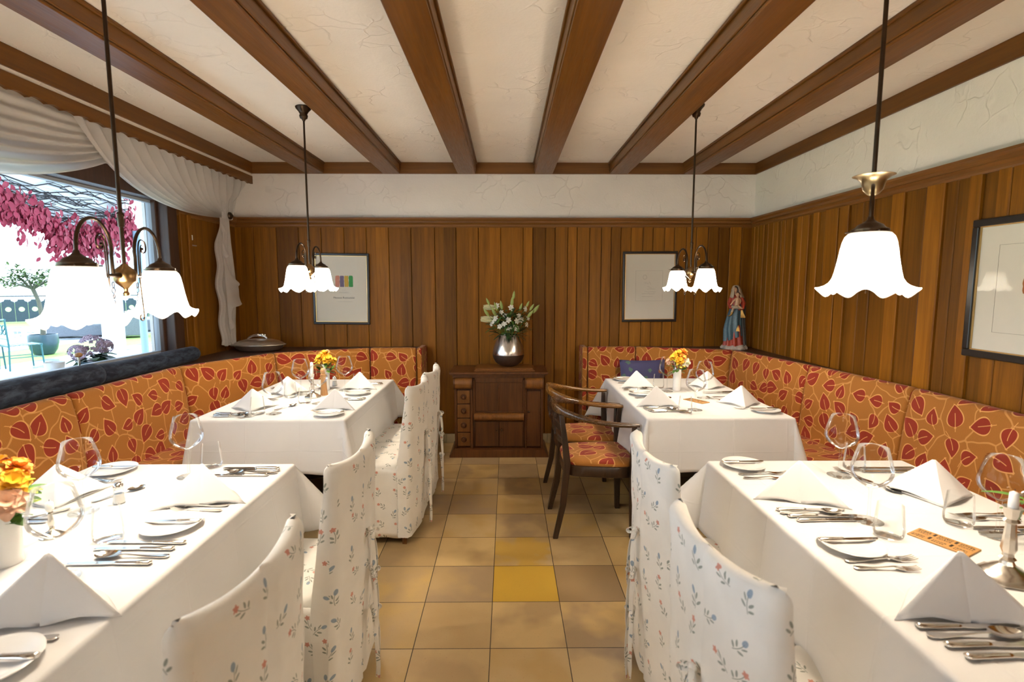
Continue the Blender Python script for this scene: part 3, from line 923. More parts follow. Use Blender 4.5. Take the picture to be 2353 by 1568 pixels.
# ================================================================== SLIPCOVERED CHAIRS  (front of the chair is +x, back plane at x = 0)
def wob(x, y, z, k=1.0):
    return k * (.0035 * sin(17 * y + 5 * z) + .003 * sin(11 * z + 13 * x + 2) + .002 * sin(31 * z + 23 * y))
def make_cover_chair():
    r = thing('slipcovered_chair', '', 'chair', group='slipcovered dining chairs')
    H, W_ = .925, .232
    # backrest section at height z: closed loop, curved in plan
    def sec(z, inset=0.0, top=0.0):
        lean = -.020 * max(0, (z - .45) / .47) ** 1.3
        th = lerp(.085, .045, min(1, max(0, (z - .45) / .4)))
        if z < .45: th = .085
        w_ = W_ + (.012 * (1 - z / .5) if z < .5 else 0) - .006 * (z / H)
        bul = .040 * (1 if z > .5 else lerp(.35, 1, max(0, z) / .5))
        pts = []
        n = 22
        ys = [lerp(-1, 1, k / n) for k in range(n + 1)]
        def zt(yy): return z + top * (.019 * abs(yy) ** 3 - .009)
        for q in ys:   # outer face
            yy = q * (w_ - inset)
            x = -bul * (1 - q * q) + lean + inset
            slit = -.010 * math.exp(-(q / .045) ** 2)
            x -= slit + wob(0, yy, z)
            if abs(q) > .93: x += .014 * (abs(q) - .93) / .07
            pts.append((x, yy, zt(q)))
        for q in ys[::-1]:
            yy = q * (w_ - inset)
            x = -bul * (1 - q * q) * .9 + lean + th - inset
            if abs(q) > .93: x -= .014 * (abs(q) - .93) / .07
            pts.append((x + .5 * wob(1, yy, z), yy, zt(q)))
        return pts
    m = MB()
    zs = [.055, .09, .15, .22, .30, .38, .45, .50, .56, .62, .68, .74, .79, .83, .86, .885, .90]
    secs = [sec(z, 0, max(0, (z - .6) / .3)) for z in zs]
    for dz, ins in ((.012, .003), (.020, .009), (.0245, .017)): secs.append(sec(.90 + dz, ins, 1))
    m.loft(secs, cap=False)
    L_ = len(secs[0]); base_ = (len(secs) - 1) * L_
    for i in range(L_ // 2 - 1):
        m.f.append((base_ + i, base_ + i + 1, base_ + L_ - 2 - i, base_ + L_ - 1 - i)); m.var.append(0.0); m.mi.append(0)
    m.build('back_cover', M['sprig_fabric'], r, smooth=50)
    # seat pad
    m = MB()
    def seat_sec(z, ins):
        pts = []
        for a in range(40):
            th = 2 * pi * a / 40
            cx_, sy_ = cos(th), sin(th)
            e = .28
            px = .275 + (.205 - ins) * (abs(cx_) ** e) * (1 if cx_ > 0 else -1)
            py = (.222 - ins) * (abs(sy_) ** e) * (1 if sy_ > 0 else -1)
            pts.append((px, py, z))
        return pts
    m.loft([seat_sec(.40, 0), seat_sec(.455, -.001), seat_sec(.468, .004), seat_sec(.477, .016), seat_sec(.482, .05), seat_sec(.484, .12)])
    m.build('seat_cover', M['sprig_fabric'], r, smooth=50)
    # skirt with a wavy hem
    m = MB()
    N = 72
    def sk(u, v):
        # open path: from rear left, round the front, to the rear right
        L1, L2 = .42, .44
        per = 2 * L1 + L2
        d = u * per
        rr_ = .03
        if d < L1: p = (.06 + d, -.222); nn = (0, -1)
        elif d < L1 + L2: p = (.06 + L1, -.222 + (d - L1) * .444 / L2); nn = (1, 0)
        else: p = (.06 + L1 - (d - L1 - L2), .222); nn = (0, 1)
        # round corners
        for cx_, cy_ in ((.48, -.222), (.48, .222)):
            dd = Vector((p[0] - cx_, p[1] - cy_))
            if dd.length < .03:
                k = 1 - dd.length / .03
                s_ = 1 if cy_ > 0 else -1
                p = (p[0] - .009 * k, p[1] - s_ * .009 * k); nn = (.7, s_ * .7)
        z = lerp(.458, .048 + .006 * sin(u * 23), v)
        o_ = min(1, min(u, 1 - u) / .10) * v ** 1.2 * (.022 + .010 * sin(u * 38 + 1) + .007 * sin(u * 71))
        return (p[0] + nn[0] * o_, p[1] + nn[1] * o_, z)
    m.grid(sk, N, 12, uv=lambda u, v: (u * 1.28 + .3, .46 - v * .41))
    m.build('skirt', M['sprig_fabric'], r, smooth=60, solid=.003)
    # four legs, the rear ones peeping out under the hem
    for x, y, dx in ((.048, -.198, -.006), (.048, .198, -.006), (.44, -.19, 0), (.44, .19, 0)):
        m = MB(); m.loft([[(x + dx * (1 - z / .4) + a * w_, y + b * w_, z) for a, b in ((-1, -1), (1, -1), (1, 1), (-1, 1))] for w_, z in ((.013, 0), (.019, .40))])
        m.build('leg', M['cabinet_light'], r, smooth=0, bevel=.003)
    # tie bows down the middle of the back
    for z0, k in ((.62, 0), (.47, 1), (.32, 2)):
        m = MB()
        x0 = -.052
        m.ball((x0 - .006, 0, z0), .013, 8, 6, (.7, 1, .8))
        for s_ in (-1, 1):
            loop = bez((x0 - .006, 0, z0), (x0 - .03, s_ * .035, z0 + .015), (x0 - .035, s_ * .05, z0 - .045), (x0 - .008, s_ * .006, z0 - .008), 8)
            m.tube(loop, .007, 6, flat=.22)
            ln = .22 + .03 * k
            tail = bez((x0 - .006, 0, z0), (x0 - .02, s_ * .02, z0 - .03), (x0 - .028, s_ * (.018 + .006 * k), z0 - .12), (x0 - .012 - .012 * (s_ > 0), s_ * (.022 - .01 * k), z0 - ln), 9)
            m.tube(tail, [.009] * 9 + [.004], 6, flat=.18)
        m.build('tie', M['sprig_fabric'], r, smooth=60)
    return r
cover_chair = Kind(make_cover_chair)
cover_chair((-.555, 1.815, 0), pi + radians(-2), 'second slipcovered chair on the left, tucked in at the front left table')
cover_chair((-.545, 1.04, 0), pi + radians(-4), 'nearest slipcovered chair on the left, cut by the bottom of the frame')
cover_chair((-.545, 3.105, 0), pi + radians(-3), 'slipcovered chair at the near aisle place of the far left table')
cover_chair((-.530, 3.575, 0), pi + radians(-2), 'farthest slipcovered chair, at the far left table toward the panelled wall')
cover_chair((.520, 1.80, 0), radians(2), 'slipcovered chair on the right just behind the nearer armchair')
cover_chair((.485, 1.125, 0), radians(8), 'nearest slipcovered chair on the right, lit bluish by the window')

# ================================================================== BENTWOOD ARMCHAIRS (front is +x, back at x = 0)
def make_armchair():
    r = thing('bentwood_armchair', '', 'chair', group='bentwood armchairs')
    # bent rail: curve from one arm tip round the back
    path = []; N = 40
    for k in range(N + 1):
        a = pi * k / N                     # 0..pi
        s_ = cos(a); q = sin(a)
        y = .262 * (1 if s_ > 0 else -1) * abs(s_) ** .62
        x = .43 - .47 * q ** .78
        z = .700 + .070 * q ** 1.6
        path.append((x, y, z))
    m = MB()
    P_ = [Vector(p) for p in path]; secs = []
    for k, p in enumerate(P_):
        t_ = (P_[min(k + 1, N)] - P_[max(k - 1, 0)]).normalized()
        up = Vector((0, 0, 1)); b = t_.cross(up).normalized(); up = b.cross(t_).normalized()
        c = abs(k / N - .5) * 2      # 1 at tips, 0 at back
        hz = lerp(.030, .013, min(1, c * 1.3))   # half height
        wd = lerp(.014, .021, min(1, c * 1.2))
        if k in (0, N): hz *= .7; wd *= .7
        sec = []
        for i in range(12):
            th = 2 * pi * i / 12
            sec.append(p + b * (wd * (abs(cos(th)) ** .7) * (1 if cos(th) > 0 else -1)) + up * (hz * (abs(sin(th)) ** .7) * (1 if sin(th) > 0 else -1)))
        secs.append(sec)
    m.loft(secs)
    m.build('arm_rail', M['rail_wood'], r, smooth=60)
    # legs
    def leg(pts, nm='leg'):
        m = MB(); secs = []
        for x, y, z, a, b in pts:
            secs.append([(x - a, y - b, z), (x + a, y - b, z), (x + a, y + b, z), (x - a, y + b, z)])
        m.loft(secs); m.build(nm, M['chair_wood'], r, smooth=40, bevel=.004)
    for s_ in (-1, 1):
        leg([(.415, s_ * .215, 0, .015, .015), (.412, s_ * .222, .25, .019, .019), (.41, s_ * .228, .46, .020, .020), (.405, s_ * .248, .60, .016, .014), (.405, s_ * .252, .692, .013, .013)])
        leg([(-.040, s_ * .205, 0, .015, .014), (.005, s_ * .190, .20, .018, .016), (.028, s_ * .180, .45, .020, .018), (.012, s_ * .178, .60, .017, .015), (-.008, s_ * .172, .742, .014, .012)])
    # seat frame
    def outl(k=0.0):
        pts = []
        for a in range(48):
            th = 2 * pi * a / 48; cx_, sy_ = cos(th), sin(th)
            e = .42
            px = .225 + (.215 - k) * (abs(cx_) ** e) * (1 if cx_ > 0 else -1)
            w_ = lerp(.185, .235, (px - .01) / .43)
            py = (w_ - k) * (abs(sy_) ** e) * (1 if sy_ > 0 else -1)
            pts.append((px, py))
        return pts
    m = MB(); m.loft([[(x, y, z) for x, y in outl(k)] for z, k in ((.372, .004), (.376, 0), (.432, 0), (.436, .004))])
    m.build('seat_frame', M['chair_wood'], r, smooth=45)
    m = MB(); m.loft([[(x, y, z) for x, y in outl(k)] for z, k in ((.436, .006), (.444, .000), (.456, .002), (.466, .014), (.474, .04), (.479, .09), (.481, .16))])
    m.build('seat_cushion', M['leaf_fabric'], r, smooth=60)
    # two curved back slats
    for z0, dx, hh in ((.655, .0, .016), (.575, .006, .012)):
        m = MB(); secs = []
        for k in range(13):
            q = lerp(-1, 1, k / 12)
            x = -.035 * (1 - q * q) + dx; y = q * .172
            zz = z0 + .012 * (1 - q * q)
            h_ = hh + .006 * (1 - q * q)
            secs.append([(x - .006, y, zz - h_), (x + .006, y, zz - h_), (x + .006, y, zz + h_), (x - .006, y, zz + h_)])
        m.loft(secs); m.build('back_slat', M['chair_wood'], r, smooth=50, bevel=.002)
    for s_ in (-1, 1):
        m = MB(); m.tube(bez((-.03, s_ * .045, .59), (-.035, s_ * .03, .63), (-.036, s_ * .05, .68), (-.03, s_ * .04, .745), 8), .007, 8)
        m.build('back_spindle', M['chair_wood'], r, smooth=60)
    return r
armchair = Kind(make_armchair)
near_chair = armchair((.325, 3.17, 0), radians(0), 'dark bentwood armchair with leaf-patterned seat, nearer of the two')
armchair((.330, 3.64, 0), radians(1), 'bentwood armchair with golden rail, farther one near the cabinet')
for ch in near_chair.children:
    if ch.name.startswith('arm_rail'):
        ch.material_slots[0].link = 'OBJECT'; ch.material_slots[0].material = M['dark_rail_wood']

# ================================================================== CABINET
cb = thing('sewing_cabinet', 'dark antique wooden cabinet with four round-knobbed drawers against back wall', 'cabinet', (-.075, 4.855, 0))

Y0 = -.385   # front plane (towards camera)
def cbx(nm, b, mat='cabinet_wood', bevel=.003, smooth=0, parent=None, label=None):
    m = MB()
    for q in b: m.box(*q)
    return m.build(nm, M[mat], parent or cb, smooth=smooth, bevel=bevel, label=label)
cbx('body', [(-.385, .385, Y0 + .02, -.003, .07, .72)])
m = MB(); m.prism([(-.43, 0), (.435, 0), (.435, .018), (.42, .03), (.405, .05), (.40, .07), (-.40, .07), (-.405, .05), (-.415, .03), (-.43, .018)], Y0 - .045, -.003, 'y', .4)
m.build('base', M['cabinet_wood'], cb, smooth=0, bevel=.002)
m = MB(); m.box(-.425, .425, Y0 - .035, -.003, .735, .750, .5); m.box(-.415, .415, Y0 - .025, -.003, .724, .735, .3); m.box(-.40, .40, Y0 - .005, -.003, .700, .724, .2)
m.build('top', M['cabinet_wood'], cb, smooth=0, bevel=.003)
m = MB(); m.box(-.215, .315, Y0 + .02, -.06, .750, .760, .6); m.box(-.205, .305, Y0 + .035, -.07, .760, .768, .5); m.box(-.195, .295, Y0 + .05, -.08, .768, .774, .6)
m.build('lid_panel', M['cabinet_light'], cb, smooth=0, bevel=.002)
cbx('upper_panel', [(-.205, .0, Y0 + .008, Y0 + .02, .40, .655), (.005, .21, Y0 + .008, Y0 + .02, .40, .655)], 'cabinet_wood')
cbx('panel_frame', [(-.225, -.205, Y0, Y0 + .02, .375, .68), (.21, .23, Y0, Y0 + .02, .375, .68), (-.205, .21, Y0, Y0 + .02, .655, .70), (-.205, .21, Y0, Y0 + .02, .385, .40), (-.002, .007, Y0 + .004, Y0 + .02, .40, .655)])
m = MB(); m.prism([(Y0 + .02, .315), (Y0 - .006, .317), (Y0 - .022, .33), (Y0 - .028, .35), (Y0 - .022, .37), (Y0 - .006, .383), (Y0 + .02, .385)], -.215, .22, 'x', .7)
m.build('bolection_rail', M['cabinet_light'], cb, smooth=50)
for s_, x0, x1 in ((-1, -.205, -.001), (1, .004, .21)):
    d = cbx('door', [(x0, x1, Y0 + .004, Y0 + .02, .085, .312)])
    m = MB(); m.lathe([(.003, 0), (.004, .008), (.009, .012), (.010, .017), (.006, .022), (0, .023)], 12)
    m.build('knob', M['dark_brass'], d, smooth=60, loc=(-.018 if s_ < 0 else .026, Y0 + .004, .235), rot=(pi / 2, 0, 0))
d = cbx('door', [(.245, .365, Y0 + .002, Y0 + .02, .085, .58)])
m = MB(); m.lathe([(.003, 0), (.004, .008), (.009, .012), (.010, .017), (.006, .022), (0, .023)], 12)
m.build('knob', M['dark_brass'], d, smooth=60, loc=(.262, Y0 + .002, .40), rot=(pi / 2, 0, 0))
for k in range(4):
    z0 = .09 + k * .127
    d = cbx('drawer', [(-.362, -.250, Y0 + .002, Y0 + .02, z0, z0 + .118)], 'cabinet_light')
    m = MB(); m.lathe([(.026, 0), (.027, .004), (.023, .008), (.019, .006), (.016, .004), (.012, .006), (.010, .016), (.013, .020), (.011, .026), (0, .028)], 20)
    m.build('knob', M['cabinet_wood'], d, smooth=50, loc=(-.306, Y0 + .003, z0 + .060), rot=(pi / 2, 0, 0))
for q in ((-.385, -.364, Y0 - .002, Y0 + .02, .07, .60), (-.248, -.226, Y0 - .004, Y0 + .02, .07, .60), (.231, .244, Y0 - .004, Y0 + .02, .07, .60), (.366, .388, Y0 - .004, Y0 + .02, .07, .60)):
    cbx('stile', [q])
for x0, x1 in ((-.390, -.228), (.228, .390)):
    pr = [(Y0 + .02 + .0 , .600)] + [(Y0 + .0 - .042 * sin(pi * k / 12), .600 + .098 * (1 - cos(pi * k / 12)) / 2) for k in range(13)] + [(Y0 + .02, .698)]
    m = MB(); m.prism(pr, x0 + .012, x1 - .012, 'x', .5); m.build('scroll_block', M['cabinet_light'], cb, smooth=50)
    m = MB()
    for a, b in ((x0, x0 + .012), (x1 - .012, x1)):
        m.prism([(y_ - .005, (z_ - .649) * 1.06 + .649) for y_, z_ in pr], a, b, 'x', .3)
    m.build('scroll_rim', M['cabinet_wood'], cb, smooth=50)

# ================================================================== PICTURES
def rect_frame(m, x0, x1, z0, z1, wd, y0, y1):
    m.box(x0, x1, y0, y1, z0, z0 + wd); m.box(x0, x1, y0, y1, z1 - wd, z1)
    m.box(x0, x0 + wd, y0, y1, z0 + wd, z1 - wd); m.box(x1 - wd, x1, y0, y1, z0 + wd, z1 - wd)
def picture(label, W_, H_, loc, rz=0, fw=.022, tilt=0):
    r = thing('framed_picture', label, 'picture', loc, group='black framed pictures', rot=(0, tilt, rz))
    m = MB(); rect_frame(m, -W_ / 2, W_ / 2, -H_ / 2, H_ / 2, fw, -.022, -.001)
    m.build('frame', M['black_frame'], r, smooth=0, bevel=.005)
    m = MB(); rect_frame(m, -W_ / 2 + fw, W_ / 2 - fw, -H_ / 2 + fw, H_ / 2 - fw, .005, -.014, -.002)
    m.build('gilt_slip', M['gilt'], r, smooth=0)
    m = MB(); m.box(-W_ / 2 + fw, W_ / 2 - fw, -.006, -.002, -H_ / 2 + fw, H_ / 2 - fw)
    m.build('print', M['paper'], r, smooth=0)
    m = MB(); m.box(-W_ / 2 + fw + .002, W_ / 2 - fw - .002, -.0120, -.0105, -H_ / 2 + fw + .002, H_ / 2 - fw - .002)
    m.build('glass', M['picture_glass'], r, smooth=0)
    return r
def text_mesh(s, size, mat, parent, loc, rot, name='lettering', extrude=.0003, sx=1.0):
    c = bpy.data.curves.new(name, 'FONT'); c.body = s; c.size = size; c.extrude = extrude; c.align_x = 'CENTER'; c.resolution_u = 3
    o = bpy.data.objects.new(name + '_tmp', c); COL.objects.link(o)
    bpy.context.view_layer.update()
    dg = bpy.context.evaluated_depsgraph_get()
    me = bpy.data.meshes.new_from_object(o.evaluated_get(dg))
    bpy.data.objects.remove(o); bpy.data.curves.remove(c)
    me.materials.clear(); me.materials.append(mat)
    q = bpy.data.objects.new(name, me); COL.objects.link(q); q.parent = parent
    q.location = loc; q.rotation_euler = rot; q.scale = (sx, 1, 1)
    return q
p1 = picture('black framed print of four coloured bars on the back wall, behind a lamp', .520, .652, (-1.527, 4.858, 1.462), tilt=radians(0.6))
def blob_rect(x0, x1, z0, z1, y, rnd_):
    pts = []
    c = [(x0, z0), (x1, z0), (x1, z1), (x0, z1)]
    for k in range(4):
        a, b = c[k], c[(k + 1) % 4]
        for q in range(6):
            pts.append((lerp(a[0], b[0], (q + .3) / 6.3) + rnd_.uniform(-.002, .002), lerp(a[1], b[1], (q + .3) / 6.3) + rnd_.uniform(-.002, .002)))
    return pts
for k, (c, n_) in enumerate((((.62, .27, .20), 'paint_pink'), ((.16, .12, .22), 'paint_violet'), ((.62, .40, .06), 'paint_yellow'), ((.04, .30, .07), 'paint_green'))):
    m = MB(); m.prism(blob_rect(-.10 + k * .041, -.062 + k * .041, .02, .122, 0, random.Random(k)), -.0068, -.006, 'y')
    m.build('colour_bar', simple(n_, c, .8, 0, 40, .15), p1, smooth=0, loc=(.045, 0, 0))
def scribbles(parent, rows, mat, seed):
    rnd_ = random.Random(seed); m = MB()
    for x0, x1, z, hgt in rows:
        n = max(4, int((x1 - x0) / .006))
        m.tube([(lerp(x0, x1, k / n), -.0064, z + hgt * rnd_.uniform(-.5, .5)) for k in range(n + 1)], .0006, 4)
    m.build('handwriting', M[mat], parent, smooth=0)
scribbles(p1, [(-.03, .07, -.035, .004), (-.02, .06, -.028, .003), (0.0, .035, -.008, .012), (-.05, .10, -.115, .002)], 'faint_ink', 1)
text_mesh('Mouton Rothschild', .025, M['ink'], p1, (.020, -.0068, -.088), (pi / 2, 0, 0), sx=1.0)
p2 = picture('black framed faint sketch on the back wall, right of the cabinet', .505, .648, (1.319, 4.858, 1.482), tilt=radians(-0.4))
scribbles(p2, [(-.03, .05, -.02, .004), (-.05, .06, -.045, .006), (-.07, .05, -.065, .012), (-.07, .03, -.09, .003), (-.05, .01, .035, .03), (-.02, .02, -.005, .02)], 'faint_ink', 2)
m = MB(); rect_frame(m, -.13, .12, -.13, .15, .001, -.0066, -.0060); m.build('plate_mark', M['faint_ink'], p2, smooth=0)
m = MB(); m.tube([(-.045 + .018 * cos(a * pi / 8), -.0064, .09 + .020 * sin(a * pi / 8)) for a in range(17)], .0007, 4); m.build('sketch', M['faint_ink'], p2, smooth=0)
p3 = picture('black and gold framed print on the right wall at the edge of view', .62, .650, (XR - .024, 2.215, 1.482), rz=-pi / 2, fw=.034)
m = MB(); rect_frame(m, -.175, .175, -.20, .20, .0012, -.0068, -.0060); m.build('plate_mark', M['faint_ink'], p3, smooth=0)
m = MB(); m.prism(blob_rect(-.05, .06, -.02, .05, 0, random.Random(9)), -.0068, -.006, 'y'); m.build('printed_shape', simple('paint_rust', (.42, .14, .05), .8, 0, 40, .15), p3, smooth=0)

# ================================================================== PENDANT LAMPS
def spiral(c, r0, r1, a0, a1, n, plane='xz'):
    out = []
    for k in range(n + 1):
        t_ = k / n; a = lerp(a0, a1, t_); r = lerp(r0, r1, t_)
        out.append((c[0] + r * cos(a), 0, c[1] + r * sin(a)))
    return out
def pendant(label, hub, ang, arm=.225, S=1.0, drop_cup=False):
    """hub = hub centre; ang = direction of the first arm"""
    r = thing('pendant_lamp', label, 'lamp', hub, ang, 'two-armed brass pendant lamps')
    top = ZC - hub[2]
    m = MB()
    m.tube([(0, 0, .02), (0, 0, top - .05)], .0058 if not drop_cup else .0065, 10)
    m.build('rod', M['dark_brass'], r, smooth=60)
    m = MB(); m.lathe([(.0085, 0), (.0085, .030), (.010, .032), (.010, .040), (.0075, .044)], 14, (0, 0, .135))
    m.build('rod_collar', M['dark_brass'], r, smooth=40)
    m = MB()
    if not drop_cup:
        m.lathe([(.008, -.085), (.012, -.075), (.022, -.070), (.026, -.055), (.022, -.045), (.030, -.030), (.046, -.012), (.048, -.003), (.044, 0)], 24, (0, 0, top))
        m.build('canopy', M['dark_brass'], r, smooth=60)
    else:
        zc_ = .185
        m.lathe([(.008, -.050), (.016, -.046), (.026, -.034), (.030, -.018), (.034, -.006), (.046, .004), (.056, .008), (.054, .0095), (.044, .006), (.031, -.004), (.027, -.018)], 28, (.004, 0, zc_), cap=False)
        m.build('canopy', M['cup_brass'], r, smooth=60, label='canopy cup slid down the rod')
        m = MB(); m.tube([(.010, 0, zc_ - .04), (.010, 0, zc_ - .11)], .003, 8); m.build('cable', M['dark_brass'], r, smooth=60)
    m = MB()
    m.lathe([(0, -.075), (.008, -.073), (.010, -.066), (.006, -.060), (.007, -.052), (.015, -.044), (.026, -.034), (.030, -.028), (.031, -.004), (.028, .002), (.024, .008), (.012, .018), (.008, .024)], 24)
    m.build('hub', M['brass'], r, smooth=45)
    for s_ in (1, -1):
        def X(pts): return [(s_ * p[0], p[1], p[2]) for p in pts]
        DZ = .012
        m = MB()
        arc = [(.060, 0, -.01), (.062, 0, .05)] + [((.060 + arm) / 2 + (arm - .060) / 2 * -cos(pi * k / 16), 0, .06 + .085 * sin(pi * k / 16)) for k in range(17)] + [(arm, 0, .045), (arm, 0, .028)]
        m.tube(X(arc), .0052, 10)
        m.tube(X([(.02, 0, -.012), (.06, 0, -.012), (.085, 0, -.012)]), [.010, .0055, .004], 10)
        m.build('arm', M['dark_brass'], r, smooth=60)
        m = MB()
        sc_ = bez((.082, 0, -.02), (.080, 0, .06), (.078, 0, .105), (.105, 0, .105), 10)
        sc_ = [tuple(p) for p in sc_] + spiral((.108, .078), .027, .009, pi / 2, -1.9 * pi / 2, 14)
        m.tube(X(sc_), .0024, 6)
        m.tube(X(bez((.090, 0, -.02), (.092, 0, .03), (.088, 0, .085), (.104, 0, .088), 8)), .0018, 6)
        lo = [tuple(p) for p in bez((.082, 0, -.02), (.085, 0, -.07), (.090, 0, -.11), (.092, 0, -.140), 8)] + spiral((.078, -.143), .014, .007, 0, -1.5 * pi, 12)
        m.tube(X(lo), .0024, 6)
        m.ball((s_ * .106, 0, .076), .005, 8, 6)
        m.build('scroll', M['dark_brass'], r, smooth=60)
        m = MB()
        for q in range(4):
            zc_ = -.040 - q * .017; rr_ = .0085 - q * .0012
            ring = [(s_ * .064 + (rr_ * .62 * cos(a * pi / 6) if q % 2 == 0 else 0), (rr_ * .62 * cos(a * pi / 6) if q % 2 else 0), zc_ + rr_ * 1.1 * sin(a * pi / 6)) for a in range(13)]
            m.tube(ring, .0014, 5)
        m.build('chain', M['dark_brass'], r, smooth=60)
        m = MB(); m.lathe([(.043, -.006), (.045, -.004), (.045, .006), (.036, .010), (.030, .018), (.018, .024), (.008, .032), (.007, .04)], 24, (s_ * arm, 0, DZ))
        for q in range(3):
            a = q * 2.094 + .4; m.tube([(s_ * arm + .046 * cos(a), .046 * sin(a), DZ), (s_ * arm + .058 * cos(a), .058 * sin(a), DZ)], .0022, 6)
        m.build('shade_holder', M['dark_brass'], r, smooth=50)
        prof = [(.036, .0), (.046, -.003), (.0525, -.011), (.0570, -.024), (.0605, -.042), (.0635, -.062), (.0670, -.082), (.0705, -.100), (.0745, -.116), (.080, -.130), (.087, -.141), (.095, -.148), (.101, -.151), (.104, -.150)]
        def rf(rad, z, a):
            k = max(0, (-z - .110) / .04)
            return rad * S * (1 + .085 * k * k * cos(8 * a))
        def zf(rad, z, a):
            k = max(0, (-z - .108) / .043)
            return z * S + k * k * .012 * cos(8 * a)
        m = MB(); m.lathe(prof, 96, (s_ * arm, 0, DZ - .002), cap=False, rfun=rf, zfun=zf)
        sh = m.build('lamp_shade', M['shade_glass'], r, smooth=80, solid=.002)
        m = MB(); m.ball((s_ * arm, 0, -.055), .022, 12, 8, (1, 1, 1.25)); m.lathe([(.012, 0), (.012, .03)], 12, (s_ * arm, 0, -.035))
        m.build('bulb', M['bulb_glow'], r, smooth=60)
        L = bpy.data.lights.new('lamp_light', 'POINT'); L.energy = LAMP_W; L.color = LAMP_COL; L.shadow_soft_size = .03
        lo_ = bpy.data.objects.new('lamp_light', L); COL.objects.link(lo_); lo_.parent = r; lo_.location = (s_ * arm, 0, -.085)
    return r
pendant('two-armed brass pendant lamp hanging in front of the window', (-1.172, 1.625, 1.540), radians(-82), S=1.0, arm=.215)
pendant('two-armed brass pendant lamp over the far left table', (-1.265, 3.39, 1.608), radians(-88), S=1.0)
pendant('two-armed brass pendant lamp over the far right table', (1.164, 3.33, 1.590), radians(-87), S=.86)
pendant('brass pendant lamp with frilled white shade and a brass cup on its rod', (1.100, 1.60, 1.632), radians(-124.5), S=1.08, drop_cup=True, arm=.20)
# two more pendants of the same kind further into the room, behind the camera
pendant('two-armed brass pendant lamp behind the camera on the left', (-1.25, -1.2, 1.60), 0, S=.95)
pendant('two-armed brass pendant lamp behind the camera on the right', (1.10, -1.2, 1.60), 0, S=.95)

# ================================================================== GLASSES, CHINA, CUTLERY  (all stand on z = 0 of their own frame)
G1 = 'large wine glasses'
def make_wine():
    r = thing('wine_glass', '', 'wine glass', group=G1)
    m = MB()
    m.lathe([(.0385, .0), (.0390, .0015), (.034, .0028), (.018, .005), (.006, .010), (.0042, .020), (.0038, .060), (.0040, .090), (.0055, .098), (.008, .102)], 32)
    m.build('foot', M['drink_glass'], r, smooth=60)
    m = MB()
    m.lathe([(.002, .100), (.012, .103), (.026, .111), (.041, .122), (.050, .134), (.0540, .147), (.0530, .162), (.0485, .182), (.0430, .203), (.0378, .222), (.0372, .2222)], 40, cap=False)
    m.build('bowl', M['drink_glass'], r, smooth=60)
    return r
def make_tumbler():
    m = MB(); m.lathe([(.0, .001), (.030, .001), (.036, .004), (.0395, .014), (.0400, .028), (.0370, .060), (.0335, .098), (.0328, .098)], 36, cap=False)
    return tag(m.build('tumbler', M['drink_glass'], smooth=60), '', 'tumbler', 'water tumblers')
def make_plate():
    m = MB(); m.lathe([(0, .004), (.045, .004), (.056, .006), (.076, .0125), (.0835, .0150), (.0845, .0165), (.083, .0170), (.074, .0150), (.058, .0090), (.050, .0075), (0, .0072)], 56)
    m.lathe([(.044, .0), (.046, .0), (.046, .005), (.044, .005)], 40, cap=False)
    return tag(m.build('side_plate', M['porcelain'], smooth=50), '', 'plate', 'white side plates')
def make_knife(L=.225, name='table_knife'):
    """along x; handle end at x=0, blade tip at x=L"""
    r = thing(name, '', 'knife', group='silver table knives')
    hl = L * .42
    m = MB(); secs = []
    for t_, w_, h_ in ((0, .003, .003), (.02, .0078, .0048), (.06, .0095, .0055), (.5, .0085, .0052), (.9, .0068, .0046), (.95, .0075, .005), (1, .005, .004)):
        secs.append([(t_ * hl, w_ * cos(a * pi / 5), .0056 + h_ * sin(a * pi / 5)) for a in range(10)])
    m.loft(secs); m.build('handle', M['silver'], r, smooth=60)
    m = MB()
    out = [(hl, -.005), (hl + .012, -.0075), (L * .75, -.0088), (L * .9, -.0085), (L * .97, -.005), (L, .003), (L * .96, .0062), (L * .8, .0068), (hl + .015, .0062), (hl, .004)]
    m.prism(out, .0045, .0062, 'z'); m.build('blade', M['silver'], r, smooth=30)
    return r
def ss(t_): return t_ * t_ * (3 - 2 * t_)
def strip(m, stations, th=.0016, arch=0.0, n=6):
    secs = []
    for x, w_, z in stations:
        top = []; bot = []
        for k in range(n + 1):
            q = lerp(-1, 1, k / n)
            top.append((x, q * w_, z + th + arch * (1 - q * q)))
            bot.append((x, q * w_, z + arch * (1 - q * q)))
        secs.append(top + bot[::-1])
    m.loft(secs)
def make_fork(L=.195, name='table_fork'):
    k = L / .195
    m = MB()
    st = [(0, .003, .004), (.004, .0088, .004), (.02, .0098, .0035), (.05, .0062, .003), (.09, .0034, .006), (.115, .0034, .008), (.125, .006, .0075), (.135, .0112, .005), (.150, .0122, .003)]
    strip(m, [(x * k, w_ * k, z) for x, w_, z in st], arch=.0008)
    for q in range(4):
        y = (-.0105 + q * .007) * k
        m.loft([[(x * k, y - w_, z), (x * k, y + w_, z), (x * k, y + w_, z + .0016), (x * k, y - w_, z + .0016)] for x, w_, z in ((.150, .0024, .003), (.170, .0015, .0025), (.190, .0012, .006), (.196, .0006, .008))])
    return tag(m.build(name, M['silver'], smooth=50), '', 'fork', 'silver forks')
